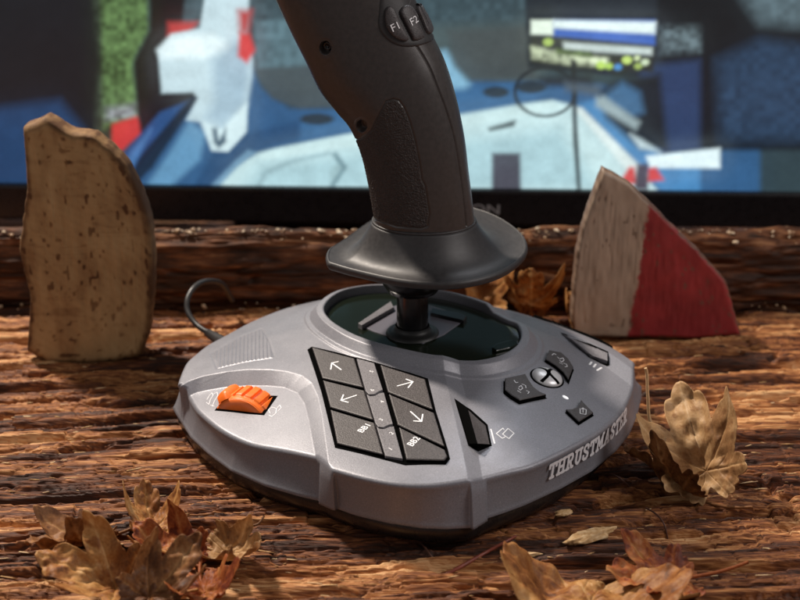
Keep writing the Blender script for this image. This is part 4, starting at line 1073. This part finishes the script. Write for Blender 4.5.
nt.links.new(no.outputs[0], mr.inputs[0]); vm = N.new('ShaderNodeVectorMath'); vm.operation = 'SCALE'; nt.links.new(a_.outputs['Color'], vm.inputs[0]); nt.links.new(mr.outputs[0], vm.inputs['Scale'])
nt.links.new(vm.outputs[0], bs.inputs['Base Color'])
redline = [(661, 190), (648, 208), (643, 240), (638, 280), (631, 312), (626, 345), (626, 380), (760, 380), (760, 180)]
RLw = np.array([[at_y(p, 141)[0], at_y(p, 141)[2]] for p in redline])
def gpaint(V, edge):
    s_ = sdf(V[:, 0], V[:, 2], RLw)+(fbm(V[:, 0]/3, V[:, 2]/3, 3, 410)-.5)*3
    a = smooth(.6, -.6, s_)[:, None] if False else np.clip(.5-s_/1.5, 0, 1)[:, None]
    grey = np.array([.36, .265, .195])*(0.85+.3*fbm(V[:, 0]/10, V[:, 2]/16, 4, 411))[:, None]
    red = np.array([.27, .022, .024])*(0.8+.4*fbm(V[:, 0]/8, V[:, 2]/8, 3, 412))[:, None]
    chips = np.clip(0.7*smooth(.90, .95, vn(V[:, 0]/1.8, V[:, 2]/3.4, 415)*(.75+.5*fbm(V[:, 0]/12, V[:, 2]/12, 2, 416)))+.9*(1-smooth(.2, 1.2, edge-2.0*(fbm(V[:, 0]/2.5, V[:, 2]/2.5, 3, 417)-.45))), 0, 1)[:, None]
    col = grey*(1-a)+red*a; return {'paint': col*(1-chips)+np.array([.12, .07, .045])*chips}
board('painted_board', [(603, 169), (612, 173), (630, 184), (652, 205), (672, 226), (700, 252), (728, 284), (742, 336), (700, 340), (660, 339), (620, 339), (572, 338), (571, 318), (573, 286), (577, 252), (584, 222), (594, 192)], 141, 10, M_pb,
      'pointed wooden board painted grey-white and red, standing at the right', 'board', gpaint, seed=5, rough=.5)

# ================================================================== DRY LEAVES
def leaf_mat(name, stops): return attr_mat(name, stops, .55, attr='tint', fine=(1, 1, 1), fine_scale=900, fine_amt=.10, bump=.35, bump_dist=.0003, trans=.22)
L_ochre = leaf_mat('leaf_ochre', [(0, (.09, .028, .008)), (.35, (.30, .11, .028)), (.65, (.50, .25, .08)), (1, (.68, .44, .20))])
L_red = leaf_mat('leaf_russet', [(0, (.05, .010, .005)), (.35, (.18, .035, .012)), (.6, (.36, .10, .025)), (1, (.55, .27, .09))])
L_brown = leaf_mat('leaf_brown', [(0, (.05, .016, .006)), (.4, (.16, .06, .02)), (.7, (.31, .135, .045)), (1, (.46, .26, .11))])
L_tan = leaf_mat('leaf_tan', [(0, (.16, .065, .022)), (.4, (.36, .19, .08)), (.7, (.55, .34, .16)), (1, (.70, .50, .29))])
def maple_r(a):
    tips = [(90, 1.0), (38, .88), (142, .88), (-18, .55), (198, .55)]
    r = np.full(a.shape, .40)
    for t, L_ in tips:
        dlt = np.abs((np.degrees(a)-t+180) % 360-180)
        r = np.maximum(r, L_*(1-smooth(0, 40, dlt)*.5)*np.exp(-(dlt/60)**2)+.0)
    r = r*(1+.10*np.abs(np.sin(a*11))-.05); st = np.abs((np.degrees(a)+90+180) % 360-180); return np.maximum(r*(1-.5*(1-smooth(0, 20, st))), .08)
def oval_r(a): return .34+.62*np.abs(np.sin(a))**2.2*(1+.03*np.sin(a*19))
def leaf(name, loc, size, rot, curl, m, seed, label, shape=maple_r, stem=True, group='dry fallen leaves', fold=0.5, cup=0.7):
    """curled dry leaf; loc in mm, rot = (rx, ry, rz) degrees."""
    NRr, NAa = 34, 260
    a = np.linspace(0, 2*math.pi, NAa, endpoint=False); R_ = shape(a)*size
    s_ = np.linspace(.01, 1, NRr)[:, None]
    x = R_[None]*s_*np.cos(a); y = R_[None]*s_*np.sin(a)
    # crumple
    u = x/size; v = y/size
    z = size*(cup*.55*(u**2) - cup*.25*v**2 + .34*(fbm(u*2.1+seed*3.7+9, v*2.1+seed, 3, seed)-.5) + .10*(fbm(u*7+seed+20, v*7+30, 2, seed+5)-.5))
    # veins
    vein = np.full(x.shape, 9.0)
    for t in (90, 38, 142, -18, 198):
        dx, dy = math.cos(math.radians(t)), math.sin(math.radians(t)); al_ = x*dx+y*dy; pe = np.abs(-x*dy+y*dx); vein = np.minimum(vein, np.where(al_ > 0, pe, 9))
        sv = np.abs((pe+al_*.8) % (size*.16)-size*.08)
    z = z - .75*np.exp(-(vein/.6)**2)
    # side veins branching from the nearest main vein
    bestp = np.full(x.shape, 1e9); sv_ = np.full(x.shape, 9.0)
    for t in (90, 38, 142, -18, 198):
        dx, dy = math.cos(math.radians(t)), math.sin(math.radians(t)); al_ = x*dx+y*dy; pe = np.abs(-x*dy+y*dx); pe = np.where(al_ > 0, pe, 1e8)
        q_ = (al_-pe*.9) % (size*.13); q_ = np.minimum(q_, size*.13-q_); sv_ = np.where(pe < bestp, q_, sv_); bestp = np.minimum(bestp, pe)
    z = z - .30*np.exp(-(sv_/.4)**2)
    # curl about the long axis: roll the blade
    ry_ = curl; ang_ = u*ry_*1.6
    xr = np.where(np.abs(ry_) > .05, np.sin(ang_)/(ry_*1.6)*size, x); zr = z*np.cos(ang_)+(1-np.cos(ang_))/(ry_*1.6+1e-9)*size
    an3 = v*fold*1.4; yr = np.sin(an3)/(fold*1.4+1e-9)*size; zr = zr+(1-np.cos(an3))/(fold*1.4+1e-9)*size*np.sign(fold)
    V = np.stack([xr, yr, zr], -1).reshape(-1, 3)
    from mathutils import Euler
    M_ = np.array(Euler([math.radians(q) for q in rot]).to_matrix()); V = V @ M_.T
    V = V-np.array([0, 0, V[:, 2].min()])
    tint = .5+.9*(fbm(u*3+seed, v*3+5, 4, seed+50)-.5)+.28*np.exp(-(vein/.7)**2)+.12*np.exp(-(sv_/.45)**2)-.25*smooth(.72, .84, vn(u*14+seed, v*14+3, seed+8))
    o = mesh_obj(name, V, grid_faces(NRr, NAa, True), m, attrs={'tint': tint.ravel()})
    o.location = Vector(loc)*MM
    md = o.modifiers.new('thickness', 'SOLIDIFY'); md.thickness = .0002
    tag(o, label, 'leaf', group)
    if stem:
        p0 = V.reshape(NRr, NAa, 3)[0].mean(0); dirs = (np.array([0, -1, .12]) @ M_.T)
        st = [p0, p0+dirs*size*.3+np.array([0, 0, .5]), p0+dirs*size*.62+np.array([size*.06, 0, size*.06]), p0+dirs*size*.85+np.array([size*.16, 0, size*.16])]
        sm = tube('stem', st, .7, m, None, 8, world=True); sm.parent = o
        ta_ = sm.data.attributes.new('tint', 'FLOAT', 'POINT'); ta_.data.foreach_set('value', np.full(len(sm.data.vertices), .55, np.float32))
    return o
def gp(p, z=0): return at_z(p, z)
def lp(p, z=1.0):
    q = gp(p, z); return (q[0], q[1], z)
# front left heap
leaf('dry_leaf', lp((182, 562), 0), 27, (8, -14, 55), 1.4, L_red, 3, 'dark red curled leaf in the middle of the heap at front left', cup=.9)
leaf('dry_leaf', lp((226, 556), 0), 26, (8, 22, -112), 1.8, L_tan, 5, 'pale twisted leaf at the right end of the front left heap', cup=.6, fold=.9)
leaf('dry_leaf', lp((152, 536), 1), 25, (14, 10, 20), 1.3, L_ochre, 8, 'tan leaf with raised edges at the back of the front left heap', cup=.6)
leaf('dry_leaf', lp((116, 592), 0), 34, (8, -18, 75), 1.1, L_ochre, 11, 'rusty ochre leaf lying lowest at the left front corner', cup=.5)
leaf('dry_leaf', lp((150, 604), 3), 29, (12, 18, -35), 1.4, L_brown, 14, 'brown leaf in front of the left heap, nearest the viewer', cup=-.6, fold=-.6)
leaf('dry_leaf', lp((90, 545), 0), 29, (10, 15, 130), 1.0, L_brown, 17, 'brown leaf half under the heap at the far left', cup=.5)
leaf('dry_leaf', lp((204, 594), 0), 27, (6, 8, 200), 1.1, L_red, 19, 'rusty leaf flat on the wood at the front of the left heap', cup=.4)
# right
leaf('dry_leaf', lp((703, 490), 0), 43, (42, -22, -6), 1.3, L_tan, 23, 'large pale tan leaf standing upright with its stem in the air at right', stem=False, cup=.8, fold=.4)
leaf('dry_leaf', lp((682, 494), 0), 33, (14, 22, 60), 1.2, L_brown, 27, 'dark brown curled leaf under the pale one at right')
leaf('dry_leaf', lp((590, 610), 0), 40, (2, 2, 78), .5, L_ochre, 31, 'golden brown leaf arching up at the bottom right', shape=oval_r, cup=-.7, fold=-.5)
leaf('dry_leaf', lp((672, 588), 0), 30, (5, -6, 100), .6, L_red, 33, 'rusty brown leaf at the lower right corner', cup=.25)
# behind
leaf('dry_leaf', (98, 150, 0), 25, (30, 10, 15), 1.6, L_ochre, 41, 'orange brown crumpled leaf beside the foot of the painted board', cup=.9)
leaf('dry_leaf', (72, 160, 1), 32, (58, 0, 170), 1.0, L_ochre, 43, 'orange-brown leaf standing behind the right side of the joystick base', cup=.9)
leaf('dry_leaf', (44, 170, 2), 30, (55, 10, 10), 1.3, L_ochre, 45, 'ochre leaf leaning on the beam right of the hand rest')
leaf('dry_leaf', (108, 170, 2), 30, (70, -10, 60), 1.2, L_red, 47, 'small russet leaf between the beam and the painted board')
tube_s = tube('leaf_stem', [lp((678, 452), 14), at_y((652, 425), -12), at_y((648, 398), -10), at_y((647, 375), -8), at_y((645.5, 368), -8)], .75, L_tan, None, 8, world=True)
ta_ = tube_s.data.attributes.new('tint', 'FLOAT', 'POINT'); ta_.data.foreach_set('value', np.full(len(tube_s.data.vertices), .9, np.float32))
tube_s.parent = bpy.data.objects['dry_leaf.007']; tube_s.matrix_parent_inverse = Vector(bpy.data.objects['dry_leaf.007'].location).to_track_quat('X', 'Z').to_matrix().to_4x4() if False else __import__('mathutils').Matrix.Translation(-bpy.data.objects['dry_leaf.007'].location)

# twigs and chips
M_twig = mat('red_twig', (.24, .055, .03), .5, 0, 200, .3, .5, 800, .0003)
M_thin = mat('dark_fibre', (.09, .035, .02), .6)
def sz(p, lift=1.0):
    q = gp(p, 0); z = top_z(q[0], q[1])+lift; q = gp(p, z); return np.array([q[0], q[1], z])
t_ = tube('twig', [sz((440, 578), 1), sz((462, 566), 2.2), sz((485, 553), 3), sz((505, 542), 3.6), sz((516, 536), 4.2)], 1.0, M_twig, None, 8, world=True, taper=lambda t: 1-.45*t)
tag(t_, 'thin reddish twig on the wood in front of the joystick', 'twig')
t_ = tube('twig', [sz((598, 476), 1.5), sz((610, 474), 4), sz((622, 480), 5), sz((632, 492), 4), sz((634, 510), 1)], .45, M_thin, None, 8, world=True)
tag(t_, 'hair-thin dark curved stem beside the maker name', 'twig')
t_ = tube('twig', [sz((420, 540), 1), sz((428, 552), 3), sz((438, 564), 1.2)], .45, M_thin, None, 8, world=True)
tag(t_, 'short dark fibre below the front of the base', 'twig')
t_ = tube('twig', [sz((646, 508), 2), sz((656, 514), 4), sz((664, 524), 3), sz((668, 540), 1)], .4, M_thin, None, 8, world=True)
tag(t_, 'short thin dark stem below the brown leaf at right', 'twig')
t_ = tube('twig', [sz((236, 530), 4), sz((248, 526), 6), sz((258, 524), 6), sz((264, 516), 7)], .5, L_tan, None, 8, world=True)
tag(t_, 'pale thin stem sticking out of the front left heap', 'twig')
M_chip = attr_mat('chip_wood', [(0, (.20, .09, .03)), (.5, (.50, .30, .13)), (1, (.72, .52, .30))], .7, fine=(1, 1, 1), fine_scale=500, bump=.5)
def chip(px_, size, rot, seed, label, lift=1.5):
    q = sz(px_, lift); V, F, g_ = rock('c', (0, 0, 0), size, None, seed, 4, .35, rot, .6)
    o = mesh_obj('wood_chip', V, F, M_chip, attrs={'grain': g_}); o.location = Vector(q)*MM; tag(o, label, 'wood chip', 'wood chips'); return o
chip((590, 536), (11, 3.2, 2.4), math.radians(28), 2, 'long golden wood chip lying below the maker name', 2.5)
chip((520, 556), (8, 1.7, 1.2), math.radians(12), 6, 'pale thin wood splinter right of the reddish twig')
chip((560, 552), (6, 2.4, 1.6), math.radians(-8), 9, 'small rounded wood chip beside the golden leaf')
chip((563, 513), (4, 1.8, 1.2), math.radians(20), 12, 'tiny wood chip under the front wall of the base')
# crumbs along the beam: nobody could count them
VV, FF, GG, off = [], [], [], 0
for i in range(380):
    x_ = random.uniform(-250, 250); top = random.random() < .75
    if top: y_ = random.gauss(193, 2.5); z_ = BT+.5+random.uniform(-1.0, 1.2)-max(0, 192-y_)*.9
    else: y_ = random.uniform(176, 186); z_ = random.uniform(0, 3)
    s_ = random.choice([.35, .45, .5, .6, .7, .9, 1.4])
    V, F, g_ = rock('c', (x_, y_, z_), (s_*1.6, s_, s_*.8), None, i, 1, .4, random.random()*3, random.uniform(.0, 1.0))
    VV.append(V); FF += [tuple(q+off for q in f) for f in F]; GG.append(g_); off += len(V)
M_crumb = attr_mat('crumb', [(0, (.12, .05, .02)), (.5, (.40, .26, .14)), (1, (.75, .62, .45))], .35, fine_scale=800, bump=.2, spec=.7)
cr_ = mesh_obj('wood_crumbs', np.vstack(VV), FF, M_crumb, attrs={'grain': np.concatenate(GG)}); tag(cr_, 'pale crumbs scattered along the top of the rear beam', 'crumbs', kind='stuff')
VV, FF, GG, off = [], [], [], 0
for i in range(900):
    x_ = random.uniform(-200, 200); y_ = random.uniform(-122, 150)
    if math.hypot(x_, (y_-22)) < 112: continue
    s_ = random.uniform(.25, .8); z_ = top_z(x_, y_)
    V, F, g_ = rock('c', (x_, y_, z_+.2), (s_*random.uniform(1.5, 8), s_*.6, s_*.45), None, i, 1, .4, random.gauss(.05, .25), random.uniform(.2, 1.0))
    VV.append(V); FF += [tuple(q+off for q in f) for f in F]; GG.append(g_); off += len(V)
cr_ = mesh_obj('wood_splinters', np.vstack(VV), FF, M_chip, attrs={'grain': np.concatenate(GG)}); tag(cr_, 'fine splinters and dust lying in the grain of the wood', 'splinters', kind='stuff')
